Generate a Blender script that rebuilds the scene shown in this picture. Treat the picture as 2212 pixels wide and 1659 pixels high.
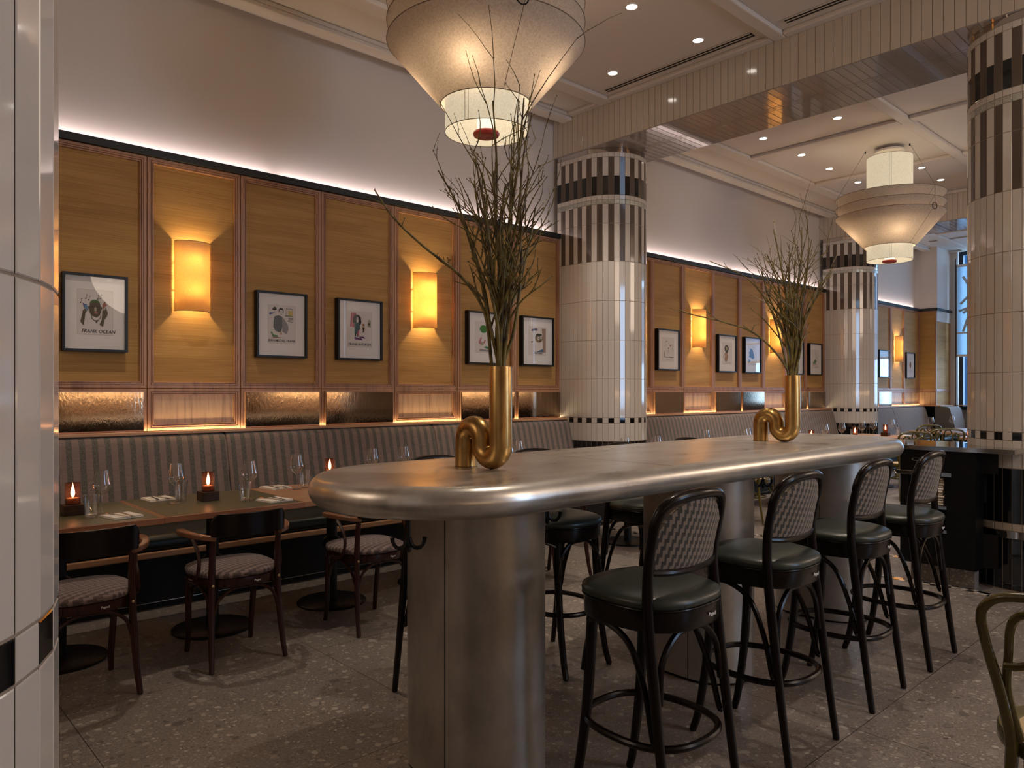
import bpy, math, random
from math import sin, cos, pi, radians as R_
from mathutils import Vector, Matrix
random.seed(7)
for o in list(bpy.data.objects): bpy.data.objects.remove(o)
SC = bpy.context.scene
COL = SC.collection
# ------------------------------------------------------------ camera
F_PX, YAW, CAM_H = 1600.0, R_(47.37), 1.40
cam = bpy.data.cameras.new('camera'); camo = bpy.data.objects.new('camera', cam); COL.objects.link(camo)
cam.sensor_width = 36.0; cam.lens = F_PX / 2212 * 36.0
cam.shift_y = 16.5 / 2212; cam.clip_start = 0.02; cam.clip_end = 200
camo.location = (0, 0, CAM_H)
# looking direction: yaw is measured from +X (along the room) towards +Y (towards the panelled wall)
camo.rotation_euler = (pi / 2, 0, YAW - pi / 2)
SC.camera = camo
# ------------------------------------------------------------ view, world
vs = SC.view_settings
vs.view_transform = 'Standard'; vs.look = 'None'; vs.exposure = 0.0; vs.gamma = 1; vs.use_curve_mapping = False
W = bpy.data.worlds.new('world'); SC.world = W; W.use_nodes = True
wn = W.node_tree.nodes; wl = W.node_tree.links
bg = wn['Background']; bg.inputs['Color'].default_value = (0.30, 0.55, 1.0, 1); bg.inputs['Strength'].default_value = 2.4
# ------------------------------------------------------------ lamps helpers
def light(kind, name, loc, power, color=(1, 1, 1), rot=(0, 0, 0), parent=None, **kw):
    d = bpy.data.lights.new(name, kind); d.energy = power; d.color = color
    for k, v in kw.items(): setattr(d, k, v)
    o = bpy.data.objects.new(name, d); COL.objects.link(o); o.location = loc; o.rotation_euler = rot
    if parent: o.parent = parent
    return o
# daylight: the sky comes in through the windows behind the camera's right and at the far end
def daylight(loc, rot, sx, sy, power):
    return light('AREA', 'window_daylight', loc, power, (0.42, 0.66, 1.0), rot, shape='RECTANGLE', size=sx, size_y=sy)
daylight((5.6, -4.96, 2.3), (R_(90), 0, 0), 1.1, 3.3, 100)         # street window in the wall opposite the banquette
daylight((18.75, 3.2, 2.75), (R_(90), 0, R_(90)), 4.2, 3.4, 330)   # tall window at the far end
# general room light: unseen fill lamps added to brighten walls and ceiling
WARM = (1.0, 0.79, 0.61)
for x, p in ((3.9, 118), (9.8, 160), (16.0, 70)):      # added fill row out of view, no pendants modelled here
    light('POINT', 'room_fill', (x, -1.9, 3.45), p, WARM, shadow_soft_size=.8)
light('POINT', 'room_fill', (-2.6, 3.6, 3.45), 60, WARM, shadow_soft_size=.8)
# wall washing strip in the cove above the panelling
def cove(x0, x1, y=5.845, z=3.15, p=1.35):
    light('AREA', 'cove_strip', ((x0 + x1) / 2, y, z), p * (x1 - x0), (1.0, 0.84, 0.86), (pi - R_(38), 0, 0), shape='RECTANGLE', size=x1 - x0, size_y=0.03, spread=R_(125))
# ------------------------------------------------------------ mesh helpers
class MB:
    def __init__(s): s.v = []; s.f = []; s.m = []; s.mi = 0
    def add(s, vs, fs):
        b = len(s.v); s.v += [tuple(p) for p in vs]; s.f += [tuple(b + i for i in f) for f in fs]; s.m += [s.mi] * len(fs); return s
    def box(s, x0, x1, y0, y1, z0, z1, tf=None):
        v = [(x0, y0, z0), (x1, y0, z0), (x1, y1, z0), (x0, y1, z0), (x0, y0, z1), (x1, y0, z1), (x1, y1, z1), (x0, y1, z1)]
        if tf: v = [tf @ Vector(p) for p in v]
        return s.add(v, [(3, 2, 1, 0), (4, 5, 6, 7), (0, 1, 5, 4), (1, 2, 6, 5), (2, 3, 7, 6), (3, 0, 4, 7)])
    def rings(s, rings, closed=True, cap0=True, cap1=True):
        n = len(rings[0]); v = [p for r in rings for p in r]; f = []
        for i in range(len(rings) - 1):
            for j in range(n if closed else n - 1):
                a = i * n + j; b = i * n + (j + 1) % n
                f.append((a, b, b + n, a + n))
        if cap0: f.append(tuple(reversed(range(n))))
        if cap1: f.append(tuple((len(rings) - 1) * n + j for j in range(n)))
        return s.add(v, f)
    def lathe(s, prof, n=32, c=(0, 0, 0), a0=0, a1=2 * pi, caps=False):
        full = abs(a1 - a0 - 2 * pi) < 1e-6; k = n if full else n + 1
        rs = [[(c[0] + r * cos(a0 + (a1 - a0) * j / n), c[1] + r * sin(a0 + (a1 - a0) * j / n), c[2] + z) for j in range(k)] for r, z in prof]
        return s.rings(rs, full, caps, caps)
    def cyl(s, r, z0, z1, n=24, c=(0, 0)): return s.lathe([(r, z0), (r, z1)], n, (c[0], c[1], 0), caps=True)
    def tube(s, pts, r, n=8, closed=False, flat=None):
        pts = [Vector(p) for p in pts]; N = len(pts)
        rr = r if isinstance(r, (list, tuple)) else [r] * N
        T = []
        for i in range(N):
            if closed: t = pts[(i + 1) % N] - pts[i - 1]
            else: t = pts[min(i + 1, N - 1)] - pts[max(i - 1, 0)]
            T.append(t.normalized())
        u = T[0].orthogonal().normalized()
        if flat: u = Vector(flat); u = (u - T[0] * u.dot(T[0])).normalized()
        rs = []
        for i in range(N):
            u = (u - T[i] * u.dot(T[i])).normalized(); w = T[i].cross(u)
            ra = rr[i]; ru, rw = ra if isinstance(ra, (list, tuple)) else (ra, ra)
            rs.append([pts[i] + u * (ru * cos(2 * pi * j / n)) + w * (rw * sin(2 * pi * j / n)) for j in range(n)])
        if closed: rs.append(rs[0]); return s.rings(rs, True, False, False)
        return s.rings(rs)
    def prism(s, poly, z0, z1, inset=0):
        n = len(poly)
        return s.rings([[(x, y, z0) for x, y in poly], [(x, y, z1) for x, y in poly]])
    def bar(s, pts, w, h, up=(0, 0, 1)):
        """rectangular section swept along pts"""
        pts = [Vector(p) for p in pts]; N = len(pts); rs = []
        for i in range(N):
            t = (pts[min(i + 1, N - 1)] - pts[max(i - 1, 0)]).normalized()
            U = Vector(up); sd = t.cross(U).normalized(); U2 = sd.cross(t).normalized()
            ww = w[i] if isinstance(w, (list, tuple)) else w; hh = h[i] if isinstance(h, (list, tuple)) else h
            rs.append([pts[i] + sd * (a * ww / 2) + U2 * (b * hh / 2) for a, b in ((-1, -1), (1, -1), (1, 1), (-1, 1))])
        return s.rings(rs)
    def build(s, name, mats, parent=None, smooth=35, bevel=0, loc=None, seg=2, sub=0):
        me = bpy.data.meshes.new(name); me.from_pydata(s.v, [], s.f)
        for m in (mats if isinstance(mats, (list, tuple)) else [mats]): me.materials.append(m)
        if len(set(s.m)) > 1 or (s.m and s.m[0]): me.polygons.foreach_set('material_index', s.m)
        if smooth:
            me.polygons.foreach_set('use_smooth', [True] * len(me.polygons))
            me.update()
            try: me.set_sharp_from_angle(angle=R_(smooth))
            except Exception: pass
        me.validate(); me.update()
        o = bpy.data.objects.new(name, me); COL.objects.link(o)
        if parent: o.parent = parent
        if loc: o.location = loc
        if bevel:
            b = o.modifiers.new('bevel', 'BEVEL'); b.width = bevel; b.segments = seg; b.limit_method = 'ANGLE'; b.angle_limit = R_(40); b.harden_normals = False
        if sub:
            m = o.modifiers.new('sub', 'SUBSURF'); m.levels = sub; m.render_levels = sub
        return o
def smooth_path(pts, k=6, closed=False):
    """Catmull-Rom through pts"""
    P = [Vector(p) for p in pts]; n = len(P); out = []
    segs = n if closed else n - 1
    for i in range(segs):
        if closed: a, b, c, d = P[i - 1], P[i], P[(i + 1) % n], P[(i + 2) % n]
        else: a, b, c, d = P[max(i - 1, 0)], P[i], P[i + 1], P[min(i + 2, n - 1)]
        for j in range(k):
            t = j / k
            out.append(0.5 * ((2 * b) + (c - a) * t + (2 * a - 5 * b + 4 * c - d) * t * t + (3 * b - a - 3 * c + d) * t ** 3))
    if not closed: out.append(P[-1])
    return out
def lerp_list(vals, n):
    out = []
    for i in range(n):
        t = i / (n - 1) * (len(vals) - 1); a = min(int(t), len(vals) - 2); out.append(vals[a] + (vals[a + 1] - vals[a]) * (t - a))
    return out
def thing(name, label, cat, loc=(0, 0, 0), rz=0, group=None):
    o = bpy.data.objects.new(name, None); COL.objects.link(o); o.empty_display_size = 0.1
    o.location = loc; o.rotation_euler = (0, 0, rz); return tag(o, label, cat, group)
def tag(o, label, cat, group=None):
    o['label'] = label; o['category'] = cat
    if group: o['group'] = group
    return o
def struct(o): o['kind'] = 'structure'; return o
def dup(root, loc, rz=0, label=None, group=None):
    r = root.copy(); COL.objects.link(r); r.location = loc; r.rotation_euler = (0, 0, rz)
    if label: r['label'] = label
    if group: r['group'] = group
    for ch in list(root.children):
        c = ch.copy(); COL.objects.link(c); c.parent = r
        for g in list(ch.children):
            d = g.copy(); COL.objects.link(d); d.parent = c
    return r
def text_mesh(name, s, size, mat, parent=None, loc=(0, 0, 0), rot=(0, 0, 0), shear=0, ext=0.0002, sx=1.0, bold=0.0):
    cu = bpy.data.curves.new(name, 'FONT'); cu.body = s; cu.size = size; cu.shear = shear; cu.extrude = ext; cu.offset = bold
    cu.align_x = 'CENTER'; cu.resolution_u = 2
    t = bpy.data.objects.new(name, cu); COL.objects.link(t); bpy.context.view_layer.update()
    me = bpy.data.meshes.new_from_object(t); bpy.data.objects.remove(t); bpy.data.curves.remove(cu)
    me.materials.clear(); me.materials.append(mat)
    o = bpy.data.objects.new(name, me); COL.objects.link(o); o.location = loc; o.rotation_euler = rot; o.scale = (sx, 1, 1)
    if parent: o.parent = parent
    return o
# ------------------------------------------------------------ materials
class NT:
    def __init__(s, name):
        s.mat = bpy.data.materials.new(name); s.mat.use_nodes = True; s.t = s.mat.node_tree; s.n = s.t.nodes; s.l = s.t.links
        s.b = s.n['Principled BSDF']; s.out = s.n['Material Output']; s._co = None
    def node(s, typ, **kw):
        n = s.n.new(typ)
        for k, v in kw.items():
            if k in n.inputs.keys(): 
                if isinstance(v, bpy.types.NodeSocket): s.l.new(v, n.inputs[k])
                else: n.inputs[k].default_value = v
            else: setattr(n, k, v)
        return n
    def co(s, scale=(1, 1, 1), rot=(0, 0, 0), kind='Object'):
        if not s._co: s._co = s.n.new('ShaderNodeTexCoord')
        m = s.n.new('ShaderNodeMapping'); s.l.new(s._co.outputs[kind], m.inputs['Vector'])
        m.inputs['Scale'].default_value = scale; m.inputs['Rotation'].default_value = rot; return m.outputs[0]
    def noise(s, scale, co=None, detail=3, rough=.5, dist=0):
        n = s.n.new('ShaderNodeTexNoise'); n.inputs['Scale'].default_value = scale; n.inputs['Detail'].default_value = detail
        n.inputs['Roughness'].default_value = rough; n.inputs['Distortion'].default_value = dist
        s.l.new(co if co else s.co(), n.inputs['Vector']); return n.outputs[0]
    def math(s, op, a, b=None, c=None):
        n = s.n.new('ShaderNodeMath'); n.operation = op
        for i, x in enumerate((a, b, c)):
            if x is None: continue
            if isinstance(x, (int, float)): n.inputs[i].default_value = x
            else: s.l.new(x, n.inputs[i])
        return n.outputs[0]
    def ramp(s, fac, stops, interp='LINEAR'):
        n = s.n.new('ShaderNodeValToRGB'); s.l.new(fac, n.inputs[0]); cr = n.color_ramp; cr.interpolation = interp
        while len(cr.elements) < len(stops): cr.elements.new(0.5)
        for e, (p, c) in zip(cr.elements, stops): e.position = p; e.color = (*c, 1) if len(c) == 3 else c
        return n.outputs[0]
    def mix(s, fac, a, b):
        n = s.n.new('ShaderNodeMix'); n.data_type = 'RGBA'
        for i, x in ((0, fac), (6, a), (7, b)):
            if isinstance(x, bpy.types.NodeSocket): s.l.new(x, n.inputs[i])
            elif isinstance(x, (int, float)): n.inputs[i].default_value = x
            else: n.inputs[i].default_value = (*x, 1)
        return n.outputs[2]
    def xyz(s, co):
        n = s.n.new('ShaderNodeSeparateXYZ'); s.l.new(co, n.inputs[0]); return n.outputs
    def bump(s, h, strength=.2, dist=.01):
        n = s.n.new('ShaderNodeBump'); n.inputs['Strength'].default_value = strength; n.inputs['Distance'].default_value = dist
        s.l.new(h, n.inputs['Height']); s.l.new(n.outputs[0], s.b.inputs['Normal']); return s
    def set(s, **kw):
        names = {'color': 'Base Color', 'rough': 'Roughness', 'metal': 'Metallic', 'spec': 'Specular IOR Level', 'emit': 'Emission Color', 'estr': 'Emission Strength', 'sheen': 'Sheen Weight', 'coat': 'Coat Weight', 'coatr': 'Coat Roughness', 'alpha': 'Alpha', 'trans': 'Transmission Weight', 'sss': 'Subsurface Weight'}
        for k, v in kw.items():
            i = s.b.inputs[names[k]]
            if isinstance(v, bpy.types.NodeSocket): s.l.new(v, i)
            elif isinstance(v, (tuple, list)): i.default_value = (*v, 1)
            else: i.default_value = v
        return s
def simple(name, color, rough=.5, metal=0, **kw):
    m = NT(name); m.set(color=color, rough=rough, metal=metal, **kw); return m.mat
def wood(name, c1, c2, axis=0, rough=.45, scale=1.0, coat=0, gs=9, spec=.5):
    """grain runs along axis"""
    m = NT(name); sc = [gs * scale] * 3; sc[axis] = .7 * scale
    co = m.co(tuple(sc)); n1 = m.noise(1.6, co, 4, .6, 1.2)
    sc2 = [gs * 9 * scale] * 3; sc2[axis] = 2.5 * scale
    n2 = m.noise(1.0, m.co(tuple(sc2)), 3, .6)
    f = m.math('ADD', m.math('MULTIPLY', n1, .75), m.math('MULTIPLY', n2, .35))
    col = m.ramp(f, [(.36, c2), (.52, c1), (.68, tuple(min(1, a * 1.18) for a in c1))])
    m.set(color=col, rough=rough, coat=coat, coatr=.15, spec=spec); m.bump(n2, .12, .002); return m.mat
M = {}
M['plaster'] = simple('wall_plaster', (.66, .59, .525), .85)
M['ceiling'] = simple('ceiling_paint', (.62, .55, .48), .8)
M['grout'] = simple('tile_grout', (.30, .245, .195), .9)
def tile(name, c, r=.08):
    m = NT(name); n = m.noise(9, m.co(), 2); m.set(color=c, rough=r, spec=.55, coat=.3, coatr=.04); m.bump(n, .012, .01); return m.mat
M['tile_white'] = tile('tile_white_glaze', (.64, .60, .55))
M['tile_cream'] = tile('tile_cream_glaze', (.55, .475, .385), .12)
M['tile_brown'] = tile('tile_brown_glaze', (.105, .078, .060))
M['tile_black'] = tile('tile_black_glaze', (.006, .006, .007), .05)
m = NT('tile_silver_leaf'); n = m.noise(55, m.co(), 4, .7, 2); m.set(color=m.ramp(n, [(.35, (.30, .32, .29)), (.6, (.62, .62, .55))]), rough=.3, metal=.75); m.bump(n, .5, .003); M['tile_silver'] = m.mat
M['soffit_tile'] = tile('tile_grey_glaze', (.36, .315, .29), .06)
m = NT('smoked_mirror'); m.set(color=(.62, .58, .54), rough=.03, metal=1); M['mirror_band'] = m.mat
m = NT('antique_mirror'); n = m.noise(60, m.co((1, 1, .35)), 3, .6, .6); n3 = m.noise(5, m.co(), 2)
m.set(color=(.34, .25, .175), rough=.06, metal=1); m.bump(n, .07, .004); M['mirror'] = m.mat
m = NT('grasscloth'); a = m.noise(1, m.co((2.5, 2.5, 330)), 4, .65); b = m.noise(1.3, m.co((.8, .8, 7)), 2)
c2 = m.noise(1, m.co((300, 300, 300)), 1)
f = m.math('ADD', m.math('MULTIPLY', a, .7), m.math('MULTIPLY', b, .35))
m.set(color=m.ramp(f, [(.36, (.29, .140, .032)), (.52, (.42, .220, .058)), (.70, (.54, .31, .095))]), rough=.75, sheen=.1); m.bump(a, .35, .002); M['grass'] = m.mat
M['wall_wood'] = wood('elm_trim_vertical', (.40, .20, .105), (.24, .105, .05), 2, .42)
M['wall_wood_h'] = wood('elm_trim_horizontal', (.40, .20, .105), (.24, .105, .05), 0, .42)
M['wood_panel'] = wood('elm_slat_panel', (.50, .30, .16), (.27, .13, .06), 2, .4, gs=13)
M['shelf_wood'] = wood('elm_shelf', (.47, .25, .125), (.27, .12, .055), 0, .38)
M['ledge'] = simple('ledge_black', (.012, .013, .012), .5)
M['black'] = simple('matt_black', (.003, .003, .0035), .5, spec=.25)
M['black_metal'] = simple('black_powder_coat', (.004, .004, .0045), .35, spec=.35)
M['black_gloss'] = simple('black_gloss', (.006, .006, .007), .06, coat=.5)
M['steel'] = simple('polished_steel', (.55, .52, .49), .12, 1)
M['cutlery'] = simple('cutlery_steel', (.50, .46, .42), .18, 1)
m = NT('zinc_top'); n = m.noise(3.2, m.co((1, 3, 1)), 6, .55); n2 = m.noise(46, m.co((1, 2.2, 1)), 3, .7)
f = m.math('ADD', m.math('MULTIPLY', n, .8), m.math('MULTIPLY', n2, .2))
m.set(color=m.ramp(f, [(.35, (.56, .53, .48)), (.6, (.74, .71, .65))]), metal=.8, rough=m.math('MULTIPLY_ADD', n, .16, .22)); M['zinc'] = m.mat
m = NT('zinc_pillar'); n = m.noise(2.6, m.co((1, 1, .8)), 6, .6); n2 = m.noise(30, m.co((1, 1, .5)), 3, .7)
f = m.math('ADD', m.math('MULTIPLY', n, .85), m.math('MULTIPLY', n2, .15))
m.set(color=m.ramp(f, [(.33, (.36, .345, .32)), (.62, (.60, .58, .54))]), metal=.85, rough=m.math('MULTIPLY_ADD', n, .3, .26)); M['zinc_pillar'] = m.mat
m = NT('aged_brass'); n = m.noise(9, m.co((1, 1, .6)), 5, .65, .8)
m.set(color=m.ramp(n, [(.3, (.34, .195, .065)), (.65, (.55, .355, .135))]), metal=1, rough=m.math('MULTIPLY_ADD', n, .22, .19)); M['brass'] = m.mat
# floor stone: ceppo with pebbles, 1.19 m slabs
m = NT('floor_stone'); co = m.co()
def vor(scale, rnd=1.0, cof=None):
    v = m.n.new('ShaderNodeTexVoronoi'); v.inputs['Scale'].default_value = scale; v.inputs['Randomness'].default_value = rnd
    m.l.new(cof if cof else co, v.inputs['Vector']); return v
wv = m.n.new('ShaderNodeVectorMath'); wv.operation = 'ADD'; nn = m.n.new('ShaderNodeTexNoise'); nn.inputs['Scale'].default_value = 14; nn.inputs['Detail'].default_value = 2
m.l.new(co, nn.inputs['Vector']); vs_ = m.n.new('ShaderNodeVectorMath'); vs_.operation = 'SCALE'; vs_.inputs[3].default_value = .05
m.l.new(nn.outputs['Color'], vs_.inputs[0]); m.l.new(co, wv.inputs[0]); m.l.new(vs_.outputs[0], wv.inputs[1]); wco = wv.outputs[0]
base = m.ramp(m.noise(2.0, co, 5, .6), [(.35, (.155, .128, .108)), (.65, (.235, .200, .175))])
fine = m.noise(95, co, 4, .75)
base = m.mix(.55, base, m.ramp(fine, [(.40, (.115, .092, .078)), (.52, (.195, .165, .142)), (.66, (.36, .315, .275))]))
def pebbles(sc, thr, cols, base):
    v = vor(sc, 1.0, wco); d = v.outputs['Distance']; hue = m.xyz(v.outputs['Color'])
    edge = m.math('LESS_THAN', d, thr); pick = m.math('GREATER_THAN', hue[1], .62); fac = m.math('MULTIPLY', m.math('MULTIPLY', edge, pick), .8)
    return m.mix(fac, base, m.ramp(hue[0], cols))
cl = [(0, (.085, .070, .062)), (.35, (.15, .13, .11)), (.6, (.30, .265, .225)), (1, (.46, .415, .35))]
base = pebbles(64, .40, cl, base); base = pebbles(27, .36, cl, base); base = pebbles(11, .27, [(0, (.10, .085, .075)), (.7, (.20, .175, .15)), (1, (.38, .34, .29))], base)
X, Y, Z = m.xyz(co)
def joint(c, off, per=1.19, w=.0035):
    q = m.math('FRACT', m.math('DIVIDE', m.math('ADD', c, 50 * per - off), per)); q = m.math('SUBTRACT', q, .5); q = m.math('SUBTRACT', .5, m.math('ABSOLUTE', q))
    return m.math('LESS_THAN', q, w / per / 2)
jn = m.math('MAXIMUM', joint(X, .75), joint(Y, 1.29))
m.set(color=m.mix(jn, base, (.03, .024, .02)), rough=m.math('MULTIPLY_ADD', fine, .22, .24), spec=.5); m.bump(fine, .05, .003); M['floor'] = m.mat
# upholstery
def stripes(name, ca, cb, per, axis):
    m = NT(name); c = m.xyz(m.co())[axis]; q = m.math('FRACT', m.math('DIVIDE', m.math('ADD', c, 100 * per), per))
    s_ = m.math('GREATER_THAN', q, .54); n = m.noise(230, m.co(), 2, .8); k = m.noise(1, m.co((12, 12, 300)), 2)
    dark = m.ramp(n, [(.42, tuple(v * .45 for v in cb)), (.6, tuple(v * 1.5 for v in cb))]); lt = m.ramp(k, [(.35, tuple(v * .85 for v in ca)), (.65, tuple(v * 1.1 for v in ca))])
    m.set(color=m.mix(s_, lt, dark), rough=.85, sheen=.25); m.bump(n, .2, .002); return m.mat
M['stripe_x'] = stripes('striped_upholstery', (.205, .140, .118), (.105, .092, .074), .079, 0)
M['stripe_y'] = stripes('striped_upholstery_window', (.205, .140, .118), (.105, .092, .074), .079, 1)
m = NT('dark_green_leather'); n = m.noise(5, m.co(), 4, .6); m.set(color=m.ramp(n, [(.3, (.006, .010, .008)), (.7, (.012, .018, .014))]), rough=.34, spec=.5); m.bump(m.noise(160, m.co(), 2), .08, .001); M['bench_leather'] = m.mat
m = NT('green_leather'); n = m.noise(7, m.co(), 4, .6); m.set(color=m.ramp(n, [(.3, (.026, .034, .027)), (.7, (.044, .053, .043))]), rough=m.math('MULTIPLY_ADD', n, .2, .24), spec=.5); M['stool_leather'] = m.mat
def dashes(name, ca, cb, cm, rot, bw, rh, kind='Object'):
    m = NT(name); b = m.n.new('ShaderNodeTexBrick'); o3 = m.xyz(m.co()); cb3 = m.n.new('ShaderNodeCombineXYZ'); m.l.new(o3['xyz'.index(rot[0])], cb3.inputs[0]); m.l.new(o3['xyz'.index(rot[1])], cb3.inputs[1]); m.l.new(cb3.outputs[0], b.inputs['Vector'])
    b.inputs['Scale'].default_value = 1; b.inputs['Brick Width'].default_value = bw; b.inputs['Row Height'].default_value = rh
    b.inputs['Mortar Size'].default_value = rh * .22; b.inputs['Mortar Smooth'].default_value = .2; b.offset = .37; b.offset_frequency = 3; b.squash_frequency = 2; b.squash = .8
    for k, c in (('Color1', (1, 1, 1)), ('Color2', (0, 0, 0)), ('Mortar', (.0, .0, .0))): b.inputs[k].default_value = (*c, 1)
    b.inputs['Bias'].default_value = 0
    bc = m.ramp(b.outputs[0], [(0, cm), (.04, cb), (.5, ca), (.8, tuple(v * .8 for v in ca))], 'CONSTANT')
    a_ = m.math('FLOOR', m.math('DIVIDE', o3['xyz'.index(rot[1])], rh)); b_ = m.math('FLOOR', m.math('ADD', m.math('DIVIDE', o3['xyz'.index(rot[0])], bw), m.math('MULTIPLY', a_, .37)))
    par = m.math('FLOORED_MODULO', m.math('ADD', a_, b_), 2.0); bc = m.mix(par, cb, ca)
    n = m.noise(300, m.co(), 2, .8); m.set(color=m.mix(.12, bc, m.ramp(n, [(.4, cm), (.6, ca)])), rough=.85, sheen=.25)
    m.bump(b.outputs['Fac'], -.5, .002); return m.mat
M['seat_fabric'] = dashes('woven_dash_seat', (.25, .18, .165), (.085, .058, .054), (.014, .010, .009), 'xy', .040, .0105)
M['back_fabric'] = dashes('woven_dash_back', (.235, .185, .14), (.022, .021, .019), (.020, .018, .016), 'zx', .036, .0085)
M['dark_wood'] = wood('espresso_bentwood', (.006, .0028, .0022), (.0025, .0015, .0012), 2, .24, spec=.3)
M['brown_wood'] = wood('mahogany_bentwood', (.036, .010, .0055), (.013, .0045, .0028), 2, .26, coat=.15, spec=.35)
M['arm_wood'] = wood('mahogany_arm', (.20, .085, .04), (.11, .045, .022), 1, .3, coat=.3)
M['olive_wood'] = wood('olive_stained_bentwood', (.085, .066, .011), (.040, .032, .006), 2, .2, coat=.6)
m = NT('cane_seat'); b = m.n.new('ShaderNodeTexBrick'); m.l.new(m.co(), b.inputs['Vector']); b.inputs['Scale'].default_value = 70
for k, c in (('Color1', (.62, .47, .27)), ('Color2', (.52, .38, .2)), ('Mortar', (.26, .17, .08))): b.inputs[k].default_value = (*c, 1)
m.set(color=b.outputs[0], rough=.6); M['cane'] = m.mat
M['table_green'] = simple('olive_linoleum', (.078, .075, .036), .38)
M['table_wood'] = wood('table_ash_wood', (.40, .215, .115), (.27, .13, .062), 0, .35)
M['table_edge'] = wood('table_edge_wood', (.33, .135, .060), (.20, .075, .035), 0, .35)
M['linen'] = simple('napkin_linen', (.74, .68, .60), .9)
M['frame_black'] = simple('frame_black_wood', (.005, .0045, .004), .4, spec=.3)
M['mat_board'] = simple('mat_board', (.82, .78, .74), .85)
M['paper'] = simple('drawing_paper', (.72, .67, .63), .85)
M['line'] = simple('ink_line', (.02, .02, .025), .8)
M['red'] = simple('red_enamel', (.36, .030, .022), .35)
M['wax'] = simple('candle_wax', (.60, .40, .22), .5)
M['dark_block'] = wood('smoked_wood_block', (.050, .020, .007), (.009, .004, .002), 0, .4, spec=.25)
M['bolt'] = simple('brass_screw', (.80, .60, .32), .25, 1)
M['logo'] = simple('logo_white', (.75, .74, .72), .6)
def thin_glass(name, tint, refl=1.0, rough=.0, ior=1.45, edge=1.0, pw=4.0, body=0.0, bodycol=(1, 1, 1)):
    m = NT(name); m.n.remove(m.b)
    t = m.n.new('ShaderNodeBsdfTransparent'); t.inputs[0].default_value = (*tint, 1); g = m.n.new('ShaderNodeBsdfGlossy'); g.inputs[0].default_value = (refl, refl, refl, 1); g.inputs['Roughness'].default_value = rough
    lw = m.n.new('ShaderNodeLayerWeight'); lw.inputs[0].default_value = .5; f0 = ((ior - 1) / (ior + 1)) ** 2; fr = m.math('MULTIPLY_ADD', m.math('POWER', lw.outputs['Facing'], pw), 1 - f0, f0); x = m.n.new('ShaderNodeMixShader'); m.l.new(fr, x.inputs[0]); m.l.new(t.outputs[0], x.inputs[1]); m.l.new(g.outputs[0], x.inputs[2]); m.l.new(m.mix(m.math('POWER', lw.outputs['Facing'], 3.0), tint, tuple(v * edge for v in tint)), t.inputs[0])
    o = x.outputs[0]
    if body:
        d = m.n.new('ShaderNodeBsdfTranslucent'); d.inputs[0].default_value = (*bodycol, 1); y = m.n.new('ShaderNodeMixShader'); y.inputs[0].default_value = body; m.l.new(o, y.inputs[1]); m.l.new(d.outputs[0], y.inputs[2]); o = y.outputs[0]
    m.l.new(o, m.out.inputs[0]); return m.mat
M['glass'] = thin_glass('clear_glass', (.96, .96, .95), 1.0, 0, 1.75, .45, 2.6)
M['pic_glass'] = thin_glass('picture_glass', (.97, .97, .97), 1.0, 0, 1.4)
M['window_glass'] = thin_glass('window_glass', (.92, .96, .97), 1.0, 0, 1.4)
M['amber_glass'] = thin_glass('amber_candle_glass', (.80, .52, .42), .6, .05, 1.5, .55, 3.0, .06, (.42, .22, .16))
def emit(name, col, st):
    m = NT(name); m.n.remove(m.b); e = m.n.new('ShaderNodeEmission'); e.inputs[0].default_value = (*col, 1); e.inputs[1].default_value = st; m.l.new(e.outputs[0], m.out.inputs[0]); return m.mat
M['flame'] = emit('candle_flame', (1, .74, .45), 22)
M['down_glow'] = emit('downlight_lens', (1, .90, .80), 14)
M['bulb_glow'] = emit('lamp_diffuser', (1, .84, .58), 1.5)
# felt-like paper of the big pendants
def fibre(name, emit_col=None, st=0, dens=.5):
    m = NT(name); m.n.remove(m.b); n = m.noise(85, m.co(), 5, .7, .4); n2 = m.noise(3, m.co(), 2)
    if emit_col:
        c = m.ramp(n, [(.34, tuple(a * b for a, b in zip(emit_col, (.86, .76, .60)))), (.56, emit_col)])
        e = m.n.new('ShaderNodeEmission'); m.l.new(c, e.inputs[0]); e.inputs[1].default_value = st
        d = m.n.new('ShaderNodeBsdfDiffuse'); d.inputs[0].default_value = (.30, .27, .22, 1)
        a = m.n.new('ShaderNodeAddShader'); m.l.new(e.outputs[0], a.inputs[0]); m.l.new(d.outputs[0], a.inputs[1]); m.l.new(a.outputs[0], m.out.inputs[0])
    else:
        c = m.ramp(n, [(.34, (.58, .50, .42)), (.6, (.74, .67, .59))])
        d = m.n.new('ShaderNodeBsdfDiffuse'); m.l.new(c, d.inputs[0]); t = m.n.new('ShaderNodeBsdfTranslucent'); m.l.new(c, t.inputs[0])
        x = m.n.new('ShaderNodeMixShader'); x.inputs[0].default_value = dens; m.l.new(d.outputs[0], x.inputs[1]); m.l.new(t.outputs[0], x.inputs[2]); m.l.new(x.outputs[0], m.out.inputs[0])
    return m.mat
M['drum'] = fibre('glowing_fibre_drum', (1.0, .86, .62), .60)
M['cone'] = fibre('fibre_cone_shade', None, 0, .5)
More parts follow.
